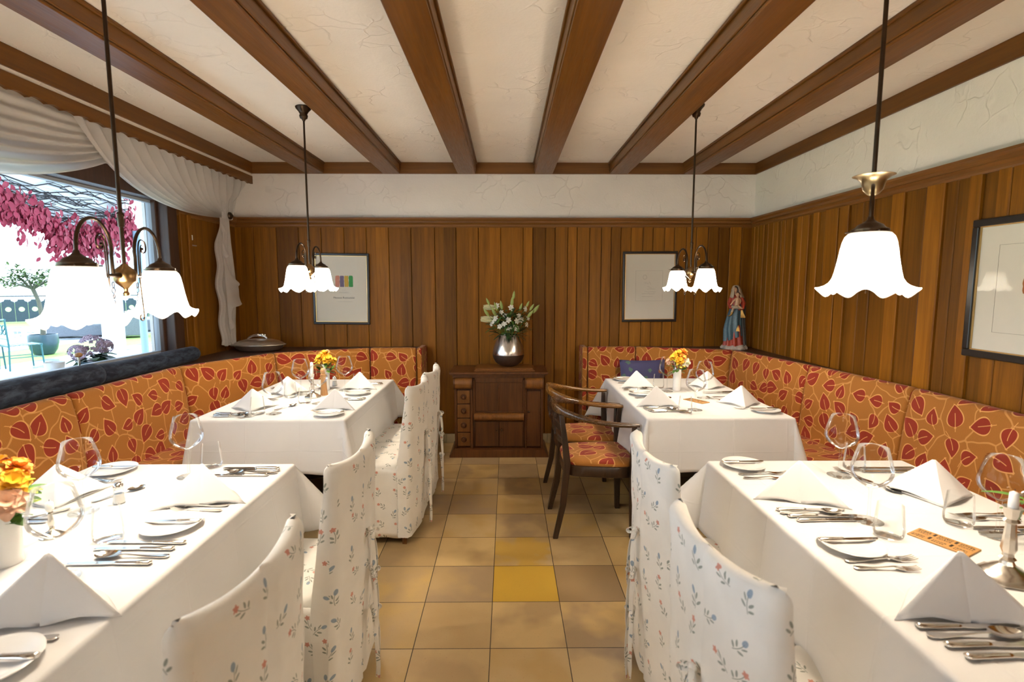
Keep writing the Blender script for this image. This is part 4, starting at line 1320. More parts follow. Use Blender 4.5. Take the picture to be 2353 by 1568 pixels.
def make_spoon(L=.20, name='table_spoon'):
    k = L / .20
    m = MB()
    st = [(0, .003, .004), (.004, .0088, .004), (.02, .0098, .0035), (.05, .006, .003), (.09, .0032, .006), (.120, .0030, .009), (.134, .005, .009)]
    strip(m, [(x * k, w_ * k, z) for x, w_, z in st], arch=.0006)
    # bowl
    def bowl(u, v):
        a = u * 2 * pi; rr_ = v
        x = .165 + .034 * rr_ * cos(a); y = .0205 * rr_ * sin(a) * (1 - .12 * cos(a))
        z = .0100 - .0085 * (1 - rr_ * rr_) + .001
        return (x * k, y * k, z)
    m.grid(bowl, 28, 7, closed_u=True)
    def bowl2(u, v):
        p = bowl(u, v); return (p[0], p[1], p[2] - .0011)
    m.grid(bowl2, 28, 7, closed_u=True)
    return tag(m.build(name, M['silver'], smooth=70), '', 'spoon', 'silver spoons')
def make_napkin(hh=.122, w1=.128, back=-.045, front=.095, seed=0):
    rn = random.Random(seed)
    m = MB()
    A = Vector((0, 0, hh)); F = Vector((front, 0, .0015))
    for s_ in (1, -1):
        Wp = Vector((back, s_ * w1, .0015))
        nrm = (F - A).cross(Wp - A).normalized() * (1 if s_ > 0 else -1)
        if nrm.z < 0: nrm = -nrm
        b0 = rn.uniform(.004, .010); p0 = rn.uniform(0, 3)
        def face(u, v):
            vv = .03 + .97 * v
            a_ = A.lerp(F, vv); b_ = A.lerp(Wp, vv)
            p = a_.lerp(b_, u)
            p = p + nrm * (b0 * sin(pi * u) * vv + .003 * sin(5 * u + 4 * v + p0) * v * sin(pi * u))
            z = p.z + (.010 * sin(pi * u) ** 2 * (v ** 6))
            return (p.x, p.y, max(.0012, z))
        m.grid(face, 14, 14)
        # back leaf closing towards the middle
        B = Vector((back * 1.0, 0, .0015))
        def bface(u, v):
            vv = .03 + .97 * v
            a_ = A.lerp(Wp, vv); b_ = A.lerp(B, vv)
            p = a_.lerp(b_, u)
            return (p.x + .010 * sin(pi * u) * vv * 0, p.y, max(.0012, p.z + .008 * sin(pi * u) ** 2 * v ** 6))
        m.grid(bface, 8, 12)
        # lower folded layer peeping out below the hem
        def low(u, v):
            a_ = Vector((front + .004, 0, 0)).lerp(Wp + Vector((-.006, s_ * .006, 0)), u)
            c_ = Vector((back * .3, 0, 0))
            p = a_.lerp(c_, v)
            return (p.x, p.y, .0015 + .004 * sin(pi * u) * (1 - v))
        m.grid(low, 10, 3)
    return tag(m.build('folded_napkin', M['napkin_linen'], smooth=60, solid=.0022, merge=.0004), '', 'napkin', 'peaked white napkins')
wine, tumbler, plate = Kind(make_wine), Kind(make_tumbler), Kind(make_plate)
knife = Kind(make_knife); bknife = Kind(lambda: make_knife(.175, 'butter_knife'))
fork, dfork = Kind(make_fork), Kind(lambda: make_fork(.165, 'dessert_fork'))
spoon, dspoon = Kind(make_spoon), Kind(lambda: make_spoon(.165, 'dessert_spoon'))
napkins = [Kind(lambda s=s: make_napkin(seed=s)) for s in range(3)]
Z0 = TZ + .0046
PL = {
 'fr_far': 'far aisle place of front right table', 'fr_near': 'near aisle place of front right table',
 'fr_bench': 'bench side of front right table', 'fr_edge': 'bench side of front right table at frame edge',
 'fl_far': 'far aisle place of front left table', 'fl_near': 'near aisle place of front left table',
 'fl_bench': 'far bench place of front left table', 'fl_edge': 'near bench place of front left table',
 'll_far': 'far aisle place of far left table', 'll_near': 'near aisle place of far left table',
 'll_bfar': 'far bench place of far left table', 'll_bnear': 'near bench place of far left table',
 'rr_far': 'far aisle place of far right table', 'rr_near': 'near aisle place of far right table',
 'rr_bfar': 'far bench place of far right table', 'rr_bnear': 'near bench place of far right table'}
PFX = 'silver'
def cut(kind, what, place, x, y, face, dz=0.0, j=0.0, tilt=0.0):
    """lay cutlery: handle end at (x, y), pointing along face (+1 = +x)"""
    kind((x, y, Z0 + dz), (0 if face > 0 else pi) + j, label='%s at %s' % (what, PLS[place]), rot=(0, tilt, (0 if face > 0 else pi) + j))
PLS = {k: v.replace(' of ', ', ').replace(' table', ' table') for k, v in PL.items()}
def place(key, xe, y, face, nap=(.13, 0), nj=0, plate_y=None, knives=(), spoon_y=None, forks=(), gl=None, tb=None, dess=None, plate_x=None, kx=.03, fx=.05, seed=0, nscale=1.0):
    """xe = table edge x, y = napkin y, face = direction from the diner to the table centre"""
    P_ = PLS[key]; bench = ('_b' in key) or ('edge' in key)
    if nap:
        n_ = napkins[seed % 3]((xe + face * nap[0], y + nap[1], Z0), label='white peaked napkin at %s' % P_, rot=(0, 0, (-pi / 2 if bench else pi / 2) + nj))
        n_.scale = (nscale,) * 3
    if plate_y is not None:
        px = xe + face * (plate_x or .12)
        plate((px, plate_y, Z0), 0, label='white side plate at %s' % P_)
        bknife((px - face * .085, plate_y + .012, Z0 + .0125), label='butter knife lying on the side plate at %s' % P_, rot=(0, 0, (0 if face > 0 else pi) + .03), group='butter knives on side plates')
    for q, ky in enumerate(knives):
        nm = ('first', 'second', 'third')[q]
        cut(knife, 'silver knife, %s out from the napkin,' % nm, key, xe + face * (kx + .012 * q), ky, face, j=.02 * (q - 1))
    if spoon_y is not None:
        cut(spoon, 'large silver spoon among the knives', key, xe + face * kx, spoon_y, face)
    for q, fy_ in enumerate(forks):
        cut(fork if q % 2 == 0 else dfork, 'silver fork, %s out from the napkin,' % ('first', 'second', 'third')[q], key, xe + face * fx, fy_, face, j=.05 * (1 - 2 * q))
    if dess:
        dx, dy, jj = dess
        dspoon((xe + face * dx, dy, Z0), label='dessert spoon above the napkin at %s' % P_, rot=(0, 0, jj))
        dfork((xe + face * (dx - .03), dy - .05, Z0), label='dessert fork above the napkin at %s' % P_, rot=(0, 0, jj + pi - .1))
    for q, g in enumerate(gl or ()):
        wine((g[0], g[1], Z0), label='large clear wine glass at %s' % P_).scale = (1.08,) * 3
    for q, g in enumerate(tb or ()):
        tumbler((g[0], g[1], Z0), label='clear water tumbler at %s' % P_)
# front right table: aisle edge x=.855, bench edge x=1.665
place('fr_far', .855, 1.74, 1, nap=(.155, 0), nj=-.3, plate_y=2.055, plate_x=.11, knives=(1.640, 1.592, 1.560), spoon_y=1.615, forks=(1.965, 1.925), gl=[(1.135, 1.563)], tb=[(1.125, 1.462)], seed=0, nscale=1.12)
place('fr_near', .855, 1.11, 1, nap=(.165, 0), nj=-.15, plate_y=1.397, plate_x=.116, knives=(1.050, .990, .955), spoon_y=1.020, forks=(1.320, 1.285), seed=1, nscale=1.18)
place('fr_bench', 1.665, 1.755, -1, nap=(.175, 0), nj=-.35, knives=(2.02, 1.985), forks=(1.60, 1.56), gl=[(1.291, 1.954)], tb=[(1.40, 2.03)], dess=(.33, 1.92, -1.2), seed=2, nscale=1.1)
place('fr_edge', 1.665, 1.20, -1, nap=None, knives=(1.50, 1.47), gl=[(1.448, 1.462)], tb=[(1.40, 1.540)])
# front left table: aisle edge x=-.892, bench edge -1.70
place('fl_far', -.892, 1.735, -1, nap=(.150, 0), nj=.2, plate_y=1.535, plate_x=.135, knives=(2.02, 2.045, 1.97), kx=.015, spoon_y=1.995, forks=(1.69, 1.650), fx=.045, gl=[(-1.233, 1.968)], tb=[(-1.205, 2.075)], seed=1, nscale=1.1)
place('fl_near', -.892, 1.12, -1, nap=(.135, 0), nj=.25, plate_y=.945, plate_x=.11, knives=(1.435, 1.400, 1.325), spoon_y=1.360, forks=(1.03, .995), gl=[(-1.128, 1.258)], tb=[(-1.162, 1.463)], seed=2, nscale=1.18)
place('fl_bench', -1.70, 1.755, 1, nap=(.150, 0), nj=.55, plate_y=2.018, plate_x=.135, knives=(1.60, 1.57), forks=(1.905, 1.93), gl=[(-1.385, 1.650)], dess=(.285, 1.72, 1.0), seed=0, nscale=1.05)
place('fl_edge', -1.70, 1.20, 1, nap=(.15, 0), nj=0, knives=(1.03,), forks=(1.33,), seed=1)
# far left table: aisle edge -.905, bench edge -1.735
place('ll_far', -.905, 3.70, -1, nap=(.150, 0), nj=0, plate_y=3.50, plate_x=.115, knives=(3.84, 3.87), kx=.02, forks=(3.62,), gl=[(-1.143, 3.633)], tb=[(-1.085, 3.76)], seed=0)
place('ll_near', -.905, 3.085, -1, nap=(.125, 0), nj=0, plate_y=2.925, plate_x=.112, knives=(3.345, 3.31), kx=.015, forks=(3.02, 2.985), gl=[(-1.181, 3.225)], tb=[(-1.27, 3.23)], seed=2)
place('ll_bfar', -1.735, 3.52, 1, nap=(.24, 0), nj=.3, knives=(3.34, 3.31), forks=(3.68, 3.71), gl=[(-1.395, 3.488)], tb=[(-1.432, 3.405)], dess=(.34, 3.56, 1.0), seed=1)
place('ll_bnear', -1.735, 3.09, 1, nap=(.21, 0), nj=.25, knives=(2.955, 2.915, 2.885), spoon_y=2.935, kx=.06, gl=[(-1.346, 2.962)], tb=[(-1.440, 2.965)], dess=(.36, 3.03, 1.1), seed=0)
# far right table: aisle edge .787, bench edge 1.60
place('rr_far', .787, 3.735, 1, nap=(.150, 0), nj=0, plate_y=4.00, plate_x=.125, knives=(3.60, 3.63), kx=.03, spoon_y=3.66, forks=(3.88,), gl=[(1.113, 3.575)], tb=[(1.09, 3.70)], seed=2)
place('rr_near', .787, 3.16, 1, nap=(.130, 0), nj=0, plate_y=3.46, plate_x=.125, knives=(3.075, 3.0, 2.98), spoon_y=3.04, kx=.03, forks=(3.36,), gl=[(1.115, 3.030)], tb=[(1.03, 2.955)], dess=(.255, 3.20, 1.5), seed=1)
place('rr_bfar', 1.60, 3.71, -1, nap=(.155, 0), nj=-.3, knives=(3.53, 3.50), forks=(3.86,), gl=[(1.288, 3.355)], seed=0)
place('rr_bnear', 1.60, 3.17, -1, nap=(.150, 0), nj=-.15, plate_y=2.985, plate_x=.09, knives=(3.37,), forks=(3.06,), dess=(.24, 3.28, -1.0), seed=2)

# ------------------------------------------------------------------ vases, candlesticks, shakers, plaques
def vase(loc, label, r0=.028, r1=.034, h=.155, mat='porcelain'):
    m = MB(); m.lathe([(0, .002), (r0, .0), (r0 + .002, .004), (r0, .02), (lerp(r0, r1, .5), h * .6), (r1, h), (r1 - .003, h), (lerp(r0, r1, .5) - .003, h * .6), (r0 - .004, .02), (0, .012)], 32)
    for k in range(10):
        pass
    return tag(m.build('flower_vase', M[mat], smooth=60, loc=loc), label, 'vase', 'white table vases')
vase((1.194, 3.612, Z0), 'slim white vase of yellow flowers on the far right table', .027, .029, .150)
vase((-1.285, 3.655, Z0), 'slim white vase of yellow flowers on the far left table', .027, .031, .150)
vase((-1.335, 1.335, Z0), 'white vase of orange flowers at the left edge, front left table', .034, .038, .150)
vase((1.440, 1.310, Z0), 'white vase at the right edge of the front right table', .032, .034, .12)
simple('leaf_green', (.09, .20, .03), .5, 0, 40, .4)
simple('dark_leaf', (.030, .075, .022), .45, 0, 40, .4)
simple('lime_leaf', (.36, .46, .05), .55, 0, 40, .3)
simple('bud_green', (.34, .42, .12), .5, 0, 30, .25)
simple('petal_yellow', (.80, .46, .03), .6, 0, 60, .15)
simple('petal_orange', (.82, .36, .06), .6, 0, 60, .2)
simple('petal_peach', (.82, .56, .40), .6, 0, 60, .15)
simple('petal_white', (.78, .76, .66), .6, 0, 60, .1)
simple('petal_cream', (.70, .68, .42), .6, 0, 60, .15)
def petal(m, c, d, up, L, W_, curl=.3, cup=.2, nu=6, nv=4, mi=0):
    d = Vector(d).normalized(); up = Vector(up)
    up = (up - d * up.dot(d)).normalized(); s_ = d.cross(up)
    def fn(u, v):
        w_ = W_ * sin(pi * (u * .86 + .07)) ** .8
        q = (v - .5) * 2
        p = Vector(c) + d * (L * u) + s_ * (w_ * q) + up * (-curl * L * u * u + cup * W_ * q * q)
        return p
    m.grid(fn, nu, nv, mi=mi)
def flower(m, c, ax, R, n=6, layers=1, open_=.9, W_=.42, rnd_=random, mi=0):
    ax = Vector(ax).normalized(); o1 = ax.orthogonal().normalized(); o2 = ax.cross(o1)
    for l_ in range(layers):
        op = open_ * (1 - .28 * l_)
        for k in range(n):
            a = 2 * pi * (k + .5 * l_) / n + rnd_.uniform(-.15, .15)
            h = o1 * cos(a) + o2 * sin(a)
            d = (ax * (1 - op) + h * op)
            petal(m, Vector(c) + ax * (.1 * R * l_), d, ax, R * (1 - .16 * l_) * rnd_.uniform(.9, 1.08), R * W_, .25, .35, mi=mi)
def bouquet(label, base, spots, leaves, stems=True, lims=None, seed=1, group='flower arrangements', h0=.15):
    r = thing('flower_bouquet', label, 'flowers', base, group=group)
    rn = random.Random(seed)
    ms = MB()
    for (p, kind, R) in spots:
        ms.tube(bez((rn.uniform(-.01, .01), rn.uniform(-.01, .01), h0 * .25), (p[0] * .1, p[1] * .1, h0), (p[0] * .6, p[1] * .6, lerp(h0, p[2], .6)), p, 6), .0016, 5)
        m = MB()
        ax = Vector((p[0], p[1], .06)) if kind != 'bud' else Vector((p[0], p[1], max(.02, p[2] - .25)))
        if kind in ('yellow', 'orange', 'peach'):
            flower(m, p, Vector((p[0], p[1] - .02, .05)), R, 7, 3, .92, .40, rn)
        elif kind == 'alstro':
            flower(m, p, Vector((p[0], -.10 + p[1], .03)), R, 6, 1, .88, .34, rn)
            flower(m, p, Vector((p[0], -.10 + p[1], .03)), R * .6, 4, 1, .6, .30, rn)
        elif kind == 'lily':
            d = Vector((p[0], p[1], .012)).normalized()
            o1 = d.orthogonal().normalized(); o2 = d.cross(o1)
            for k in range(6):
                a = k * pi / 3; h = o1 * cos(a) + o2 * sin(a)
                petal(m, Vector(p) - d * R, d * 1.0 + h * .20, h, R * 1.25, R * .20, .10, .3)
        elif kind == 'bud':
            d = Vector((p[0], p[1], max(.03, (p[2] - .25) * 1.2))).normalized()
            path = [Vector(p) + d * (R * t_) for t_ in (0, .1, .3, .55, .8, 1)]
            m.tube(path, [R * q for q in (.06, .12, .17, .16, .10, .02)], 8)
        mat = {'yellow': 'petal_yellow', 'orange': 'petal_orange', 'peach': 'petal_peach', 'alstro': 'petal_white', 'lily': 'petal_cream', 'bud': 'bud_green'}[kind]
        m.build({'bud': 'flower_bud'}.get(kind, 'flower'), M[mat], r, smooth=70)
    ms.build('stems', M['leaf_green'], r, smooth=60)
    for mat, n_, spread, z0, z1, L_, W_ in leaves:
        m = MB()
        for k in range(n_):
            a = rn.uniform(0, 2 * pi); rad = spread * sqrt(rn.random())
            c = (rad * .55 * cos(a), rad * .55 * sin(a), rn.uniform(z0, z1))
            d = Vector((cos(a), sin(a), rn.uniform(-.3, .9)))
            if h0 > .2 and sin(a) > 0: d.y *= .25; c = (c[0], c[1] * .5, c[2])
            petal(m, c, d, (0, 0, 1), L_ * rn.uniform(.7, 1.2), W_ * rn.uniform(.7, 1.2), rn.uniform(0, .5), .15, 5, 2)
        m.build('foliage', M[mat], r, smooth=60)
    return r
rn = random.Random(5)
bouquet('small yellow bouquet with bright green leaves on the far left table', (-1.285, 3.655, Z0),
        [((-.02, -.02, .225), 'yellow', .045), ((.025, -.02, .220), 'yellow', .045), ((.0, .01, .245), 'yellow', .045), ((-.045, .0, .205), 'yellow', .035), ((.05, .01, .205), 'yellow', .035), ((.012, .02, .270), 'peach', .018)],
        [('leaf_green', 26, .07, .12, .19, .055, .014), ('lime_leaf', 12, .08, .15, .21, .04, .012)], h0=.14, group='table bouquets')
bouquet('small bouquet of yellow, orange and white flowers on the far right table', (1.194, 3.612, Z0),
        [((-.03, -.02, .235), 'yellow', .038), ((.0, -.01, .255), 'yellow', .038), ((.035, .0, .265), 'orange', .040), ((-.055, .0, .205), 'peach', .032), ((.045, -.035, .205), 'alstro', .040), ((.0, -.04, .215), 'yellow', .035), ((.02, -.03, .235), 'orange', .034)],
        [('leaf_green', 18, .07, .12, .19, .05, .014), ('lime_leaf', 26, .12, .15, .24, .022, .009)], h0=.14, group='table bouquets')
bouquet('bouquet of orange, yellow and peach flowers at the left frame edge', (-1.335, 1.335, Z0),
        [((-.02, -.03, .235), 'orange', .045), ((.045, -.01, .225), 'yellow', .042), ((.055, -.04, .185), 'peach', .045), ((-.03, .02, .255), 'yellow', .045), ((.02, .03, .245), 'orange', .042), ((-.06, -.03, .19), 'yellow', .042), ((.0, -.06, .205), 'yellow', .04)],
        [('leaf_green', 34, .09, .11, .20, .045, .015), ('lime_leaf', 26, .10, .14, .23, .035, .012)], h0=.14, group='table bouquets')
bouquet('green leafy sprig at the right frame edge, front right table', (1.440, 1.310, Z0),
        [((.03, .0, .22), 'alstro', .035), ((.0, .03, .23), 'yellow', .035)],
        [('leaf_green', 22, .10, .10, .18, .075, .016)], h0=.11, group='table bouquets')
# metal vase and the big bouquet on the cabinet
VB = (.010, 4.655, .7745)
m = MB(); m.lathe([(.0, .0), (.050, .0), (.085, .012), (.118, .040), (.136, .078), (.142, .100)], 56); m.build
mv = thing('metal_vase', 'bulbous brushed metal vase with dark base on the cabinet', 'vase', VB)
m = MB(); m.lathe([(.0, .001), (.050, .001), (.085, .012), (.118, .040), (.136, .078), (.1425, .108)], 56, cap=False); m.build('vase_base', M['steel_vase_dark'], mv, smooth=60)
m = MB(); m.lathe([(.1425, .108), (.1420, .122), (.137, .150), (.124, .195), (.106, .240), (.086, .283), (.082, .283), (.100, .240), (.118, .195), (.130, .150)], 56, cap=False); m.build('vase_body', M['steel_vase'], mv, smooth=60)
sp = []
rn = random.Random(8)
for x, y, z, R in ((-.02, -.10, .455, .032), (.06, -.09, .405, .030), (.0, -.12, .43, .03), (.09, -.1, .415, .033), (-.10, -.08, .41, .028), (-.06, -.10, .36, .027), (.03, -.11, .36, .028), (.0, -.11, .345, .027), (.055, -.1, .355, .028), (-.12, -.06, .375, .025), (-.09, -.08, .445, .028), (.02, -.05, .52, .03), (.12, -.05, .52, .03), (-.08, -.03, .535, .03), (-.03, -.10, .395, .028), (.13, -.06, .37, .026), (.14, -.04, .44, .026), (.075, -.07, .45, .026), (-.05, -.06, .49, .025)):
    sp.append(((x * 1.25, y * (1.0 + .3 * ((len(sp) % 3) - 1)), z + .012 * ((len(sp) % 2) - .5)), 'alstro', R * .92))
for x, y, z, R in ((.045, .0, .60, .075), (.03, -.03, .54, .085), (-.10, -.02, .50, .08), (-.055, -.04, .51, .08), (.10, -.02, .50, .07), (.17, -.05, .44, .085), (.215, -.04, .478, .095), (.19, -.02, .50, .07), (-.11, -.08, .455, -.09), (.16, .0, .53, .06)):
    sp.append(((x, y, z), 'bud', abs(R)))
for x, y, z, R in ((-.215, -.05, .425, .115), (-.195, -.04, .53, .10)):
    sp.append(((x, y, z), 'lily', R))
sp.append(((-.17, -.09, .455), 'bud', .085)); sp.append(((-.165, -.07, .55), 'bud', .07))
bouquet('large bouquet of white lilies, buds and small blossoms on the cabinet', VB, sp,
        [('dark_leaf', 130, .24, .27, .48, .090, .013), ('leaf_green', 90, .24, .30, .52, .085, .011)], h0=.28, group='cabinet bouquet', seed=4)

def candlestick(loc, label, candle_h, sc=1.0):
    r = thing('candlestick', label, 'candlestick', loc, .4, 'silver candlesticks')
    def oct_(R, z, n=8): return [(R * cos(2 * pi * k / n + pi / 8), R * sin(2 * pi * k / n + pi / 8), z) for k in range(n)]
    m = MB(); secs = []
    for R, z in ((.060, 0), (.062, .005), (.058, .010), (.050, .013), (.040, .022), (.026, .030), (.016, .036), (.012, .045), (.017, .050), (.012, .056), (.011, .062), (.016, .075), (.0125, .110), (.010, .138), (.017, .143), (.012, .150), (.016, .160), (.018, .175), (.020, .178), (.013, .178)):
        secs.append(oct_(R * sc, z * sc))
    m.loft(secs); m.build('stick', M['old_silver'], r, smooth=25)
    m = MB(); m.lathe([(.010, 0), (.0105, candle_h * .5), (.0095, candle_h), (.003, candle_h + .004)], 16, (0, 0, .165 * sc)); m.build('candle', M['wax'], r, smooth=60)
    m = MB(); m.tube([(0, 0, .165 * sc + candle_h), (.001, 0, .165 * sc + candle_h + .010)], .0008, 5); m.build('wick', M['ink'], r, smooth=0)
    return r
candlestick((1.262, 1.240, Z0), 'silver candlestick at the right frame edge, front right table', .05, 1.05)
candlestick((-1.285, 3.405, Z0), 'silver candlestick with white candle beside the pepper mill', .085, .88)
candlestick((-1.345, 1.485, Z0), 'silver candle stand behind the glass, front left table', .02, .50)
def shaker(loc, label):
    r = thing('salt_shaker', label, 'shaker', loc, group='salt and pepper shakers')
    m = MB(); m.lathe([(0, .001), (.018, 0), (.019, .006), (.015, .035), (.014, .052)], 16); m.build('shaker_body', M['drink_glass'], r, smooth=50)
    m = MB(); m.lathe([(0, .003), (.0165, .003), (.0135, .034), (0, .034)], 16); m.build('salt_fill', M['wax'], r, smooth=50)
    m = MB(); m.lathe([(.015, .050), (.0155, .056), (.0155, .064), (.011, .071), (0, .073)], 16); m.build('shaker_cap', M['silver'], r, smooth=50)
shaker((-1.270, 3.80, Z0), 'glass salt shaker with silver cap behind the white vase')
shaker((-1.320, 1.72, Z0), 'small silver-capped shaker on the front left table')
m = MB(); m.lathe([(0, 0), (.0245, 0), (.025, .004), (.022, .03), (.019, .07), (.018, .11), (.021, .135), (.021, .140), (.014, .145), (.018, .158), (.020, .170), (.012, .182), (0, .184)], 24)
tag(m.build('pepper_mill', M['mill_wood'], smooth=50, loc=(-1.235, 3.475, Z0)), 'light wooden pepper mill on the far left table', 'pepper mill')
def plaque(loc, rz, label):
    r = thing('wooden_plaque', label, 'plaque', loc, rz, 'wooden table plaques')
    m = MB(); m.box(-.075, .075, -.037, .037, 0, .004); m.build('board', M['plaque_wood'], r, smooth=0, bevel=.0012)
    m = MB(); rn = random.Random(2)
    for x in (-.030, .022):
        for y in (-.020, .012):
            m.box(x, x + .006, y - .002, y + .016, .0040, .0046)
    m.build('slot', M['lip_dark'], r, smooth=0)
    m = MB()
    for x0, x1 in ((-.068, -.036), (-.018, .016), (.034, .068)):
        for yy in (-.028, -.018, .004, .014, .022):
            x = x0
            while x < x1 - .003:
                L_ = rn.uniform(.002, .006); m.box(x, min(x1, x + L_), yy, yy + rn.uniform(.002, .005), .0040, .0044); x += L_ + .0018
    m.build('engraving', M['lip_dark'], r, smooth=0)
plaque((1.256, 1.424, Z0), radians(-62), 'engraved wooden plaque on the front right table')
plaque((1.207, 3.265, Z0), radians(-60), 'small engraved wooden plaque on the far right table')

# ------------------------------------------------------------------ bolsters, cushion, dish
def bolster(y0, y1, x, z, r_, label):
    m = MB(); secs = []
    N = 60
    for k in range(N + 1):
        y = lerp(y0, y1, k / N); e = min(y - y0, y1 - y)
        rr_ = r_ * (1 - max(0, 1 - e / .03) ** 2 * .45) * (1 + .02 * sin(y * 9) + .012 * sin(y * 31))
        secs.append([(x + rr_ * 1.05 * cos(a * pi / 12), y, z + rr_ * .95 * sin(a * pi / 12) + .003 * sin(y * 5)) for a in range(24)])
    m.loft(secs)
    return tag(m.build('bolster_cushion', M['blue_velvet'], smooth=60), label, 'bolster', 'blue velvet bolsters')
bolster(3.00, 4.00, -2.400, .977, .060, 'dark blue velvet bolster on the window ledge, farther of the two')
bolster(1.65, 2.97, -2.345, .990, .068, 'dark blue velvet bolster on the window ledge, nearer of the two')
# floral cushion
t = NT('flower_pillow')
uv = t.uv()
vo = t.n('ShaderNodeTexVoronoi', feature='F1', voronoi_dimensions='2D'); t.l(uv, vo.inputs['Vector']); vo.inputs['Scale'].default_value = 16; vo.inputs['Randomness'].default_value = .9
dn = t.math('ADD', vo.outputs['Distance'], t.math('MULTIPLY', t.math('SUBTRACT', t.noise(uv, 60, 3)[0], .5), .5))
rc = t.sep(vo.outputs['Color'])
mk = t.math('MULTIPLY', t.mrange(dn, .26, .32, 1, 0), t.math('GREATER_THAN', rc[1], .35))
colr = t.ramp(rc[0], [(0, (.08, .16, .12)), (.45, (.10, .20, .14)), (.46, (.35, .13, .05)), (.7, (.35, .13, .05)), (.71, (.03, .02, .05)), (1, (.03, .02, .05))], 'CONSTANT')
M['flower_pillow'] = t.set(t.mix(mk, (.055, .055, .14), colr), .85)
m = MB()
def pil(sgn):
    def fn(u, v):
        a, b = u * 2 - 1, v * 2 - 1
        k = (1 - abs(a) ** 3) * (1 - abs(b) ** 3)
        pin = 1 - .05 * (1 - abs(a)) * abs(b) - .0
        return (a * .20 * (1 - .05 * (1 - b * b)), sgn * .055 * k ** .5, b * .19 * (1 - .05 * (1 - a * a)))
    return fn
m.grid(pil(-1), 20, 20, uv=lambda u, v: (u * .4, v * .38)); m.grid(pil(1), 20, 20, uv=lambda u, v: (u * .4 + 1, v * .38))
tag(m.build('scatter_cushion', M['flower_pillow'], smooth=70, merge=.0005, loc=(1.175, 4.455, .668), rot=(radians(-12), 0, radians(1))), 'dark blue floral cushion leaning on the right banquette', 'cushion')
# silver lidded dish on the left corner ledge
dsh = thing('lidded_dish', 'oval silver dish with ornate handle on its lid, left corner ledge', 'dish', (-2.17, 4.56, .926))
m = MB(); m.lathe([(.10, 0), (.16, .004), (.19, .02), (.205, .042), (.225, .052), (.228, .056), (.215, .058), (.20, .055)], 48, cap=False); o = m.build('dish_body', M['dish_silver'], dsh, smooth=50); o.scale = (1, .68, 1)
m = MB(); m.lathe([(.215, .056), (.218, .062), (.205, .070), (.17, .088), (.12, .100), (.06, .107), (0, .109)], 48); o = m.build('lid', M['dish_silver'], dsh, smooth=50); o.scale = (1, .68, 1)
m = MB(); m.tube(bez((-.10, 0, .103), (-.06, 0, .150), (.05, .01, .150), (.07, 0, .106), 12), [.006, .008, .010, .010, .012, .014, .015, .016, .015, .014, .012, .010, .008], 8)
for k in range(5): m.ball((-.02 + k * .018, .005 * (-1) ** k, .138 + .004 * (k % 2)), .012, 8, 6)
m.build('lid_handle', M['silver'], dsh, smooth=60)

# ------------------------------------------------------------------ wall fitting on the window pier
sw = thing('wall_fitting', 'small white square fitting with a thin bar on the window pier', 'fitting', (XL + .014, 4.18, 1.86))
m = MB(); m.box(0, .008, -.018, .018, -.010, .030); m.build('plate', M['white_plastic'], sw, smooth=0, bevel=.003)
m = MB(); m.box(0, .012, -.055, .055, -.055, -.047); m.build('bar', simple('bar_grey', (.25, .2, .2), .4), sw, smooth=0)
# window crank handle with a wooden knob
hd = thing('window_crank', 'window crank with round wooden knob beside the near bolster', 'handle', (-2.49, 3.03, 1.0))
m = MB(); m.tube([(0, 0, 0), (0, .0, .085)], .0055, 10); m.tube([(-.03, -.05, .002), (0, 0, .004)], .006, 8); m.build('rod', M['silver'], hd, smooth=60)
m = MB(); m.ball((0, 0, .095), .020, 14, 10, (1, 1, .75)); m.build('knob', M['mill_wood'], hd, smooth=60)

# ================================================================== CURTAIN
cu = thing('window_curtain', 'sheer white swagged curtain gathered to a rosette at the window corner', 'curtain', (0, 0, 0))
XC = -2.40
# near swag
def swag1(u, v):
    y = lerp(.75, 3.42, u)
    s_ = 4 * u * (1 - u)
    top = 2.425
    sag = .08 + .36 * s_ ** .8
    z = top - v * sag
    fold = sin(v * 2 * pi * 6.5 + 1.2 * sin(u * pi * 2) + u * 1.5)
    x = XC + .028 * fold * (.3 + .7 * v) * (s_ ** .35) + .02 * sin(u * 60) * (1 - v) * .45
    return (x, y, z - .008 * fold * v)
m = MB(); m.grid(swag1, 90, 80); m.build('swag', M['sheer_voile'], cu, smooth=80)
TB = Vector((XC - .01, 4.545, 2.085))
def swag2(u, v):
    y0 = lerp(2.98, 4.86, u)
    P0 = Vector((XC + .03, y0, 2.425 if u > .03 else 2.425))
    q = (u - .5)
    P3 = TB + Vector((.012 * sin(u * 40), q * .02, lerp(-.02, .02, u)))
    sag = lerp(.13, .0, u)
    P1 = P0 + Vector((0, (P3.y - P0.y) * .15, -.36 * (1 - .55 * u)))
    P2 = P3 + Vector((0, -(P3.y - P0.y) * .47, lerp(-.075, .16, u)))
    p = P0 * (1 - v) ** 3 + P1 * 3 * v * (1 - v) ** 2 + P2 * 3 * v * v * (1 - v) + P3 * v ** 3
    amp = .026 * (1 - v) ** .6 + .005
    sw_ = sin(u * 2 * pi * 15 + 1.2 * sin(v * 3 + u * 9))
    return (p.x + amp * (abs(sw_) ** .7) * (1 if sw_ > 0 else -1), p.y, p.z)
m = MB(); m.grid(swag2, 240, 36); m.build('swag', M['sheer_voile'], cu, smooth=80)
# narrow gathers between the pelmet and the corner
def gath(u, v):
    y = lerp(4.52, 4.84, u) if v < .0 else lerp(lerp(4.50, 4.66, u), lerp(4.52, 4.84, u), 1 - v)
    return (XC + .018 * sin(u * 2 * pi * 6), y, lerp(2.425, 2.06, v))
m = MB(); m.grid(gath, 60, 12); m.build('gather', M['sheer_voile'], cu, smooth=80)
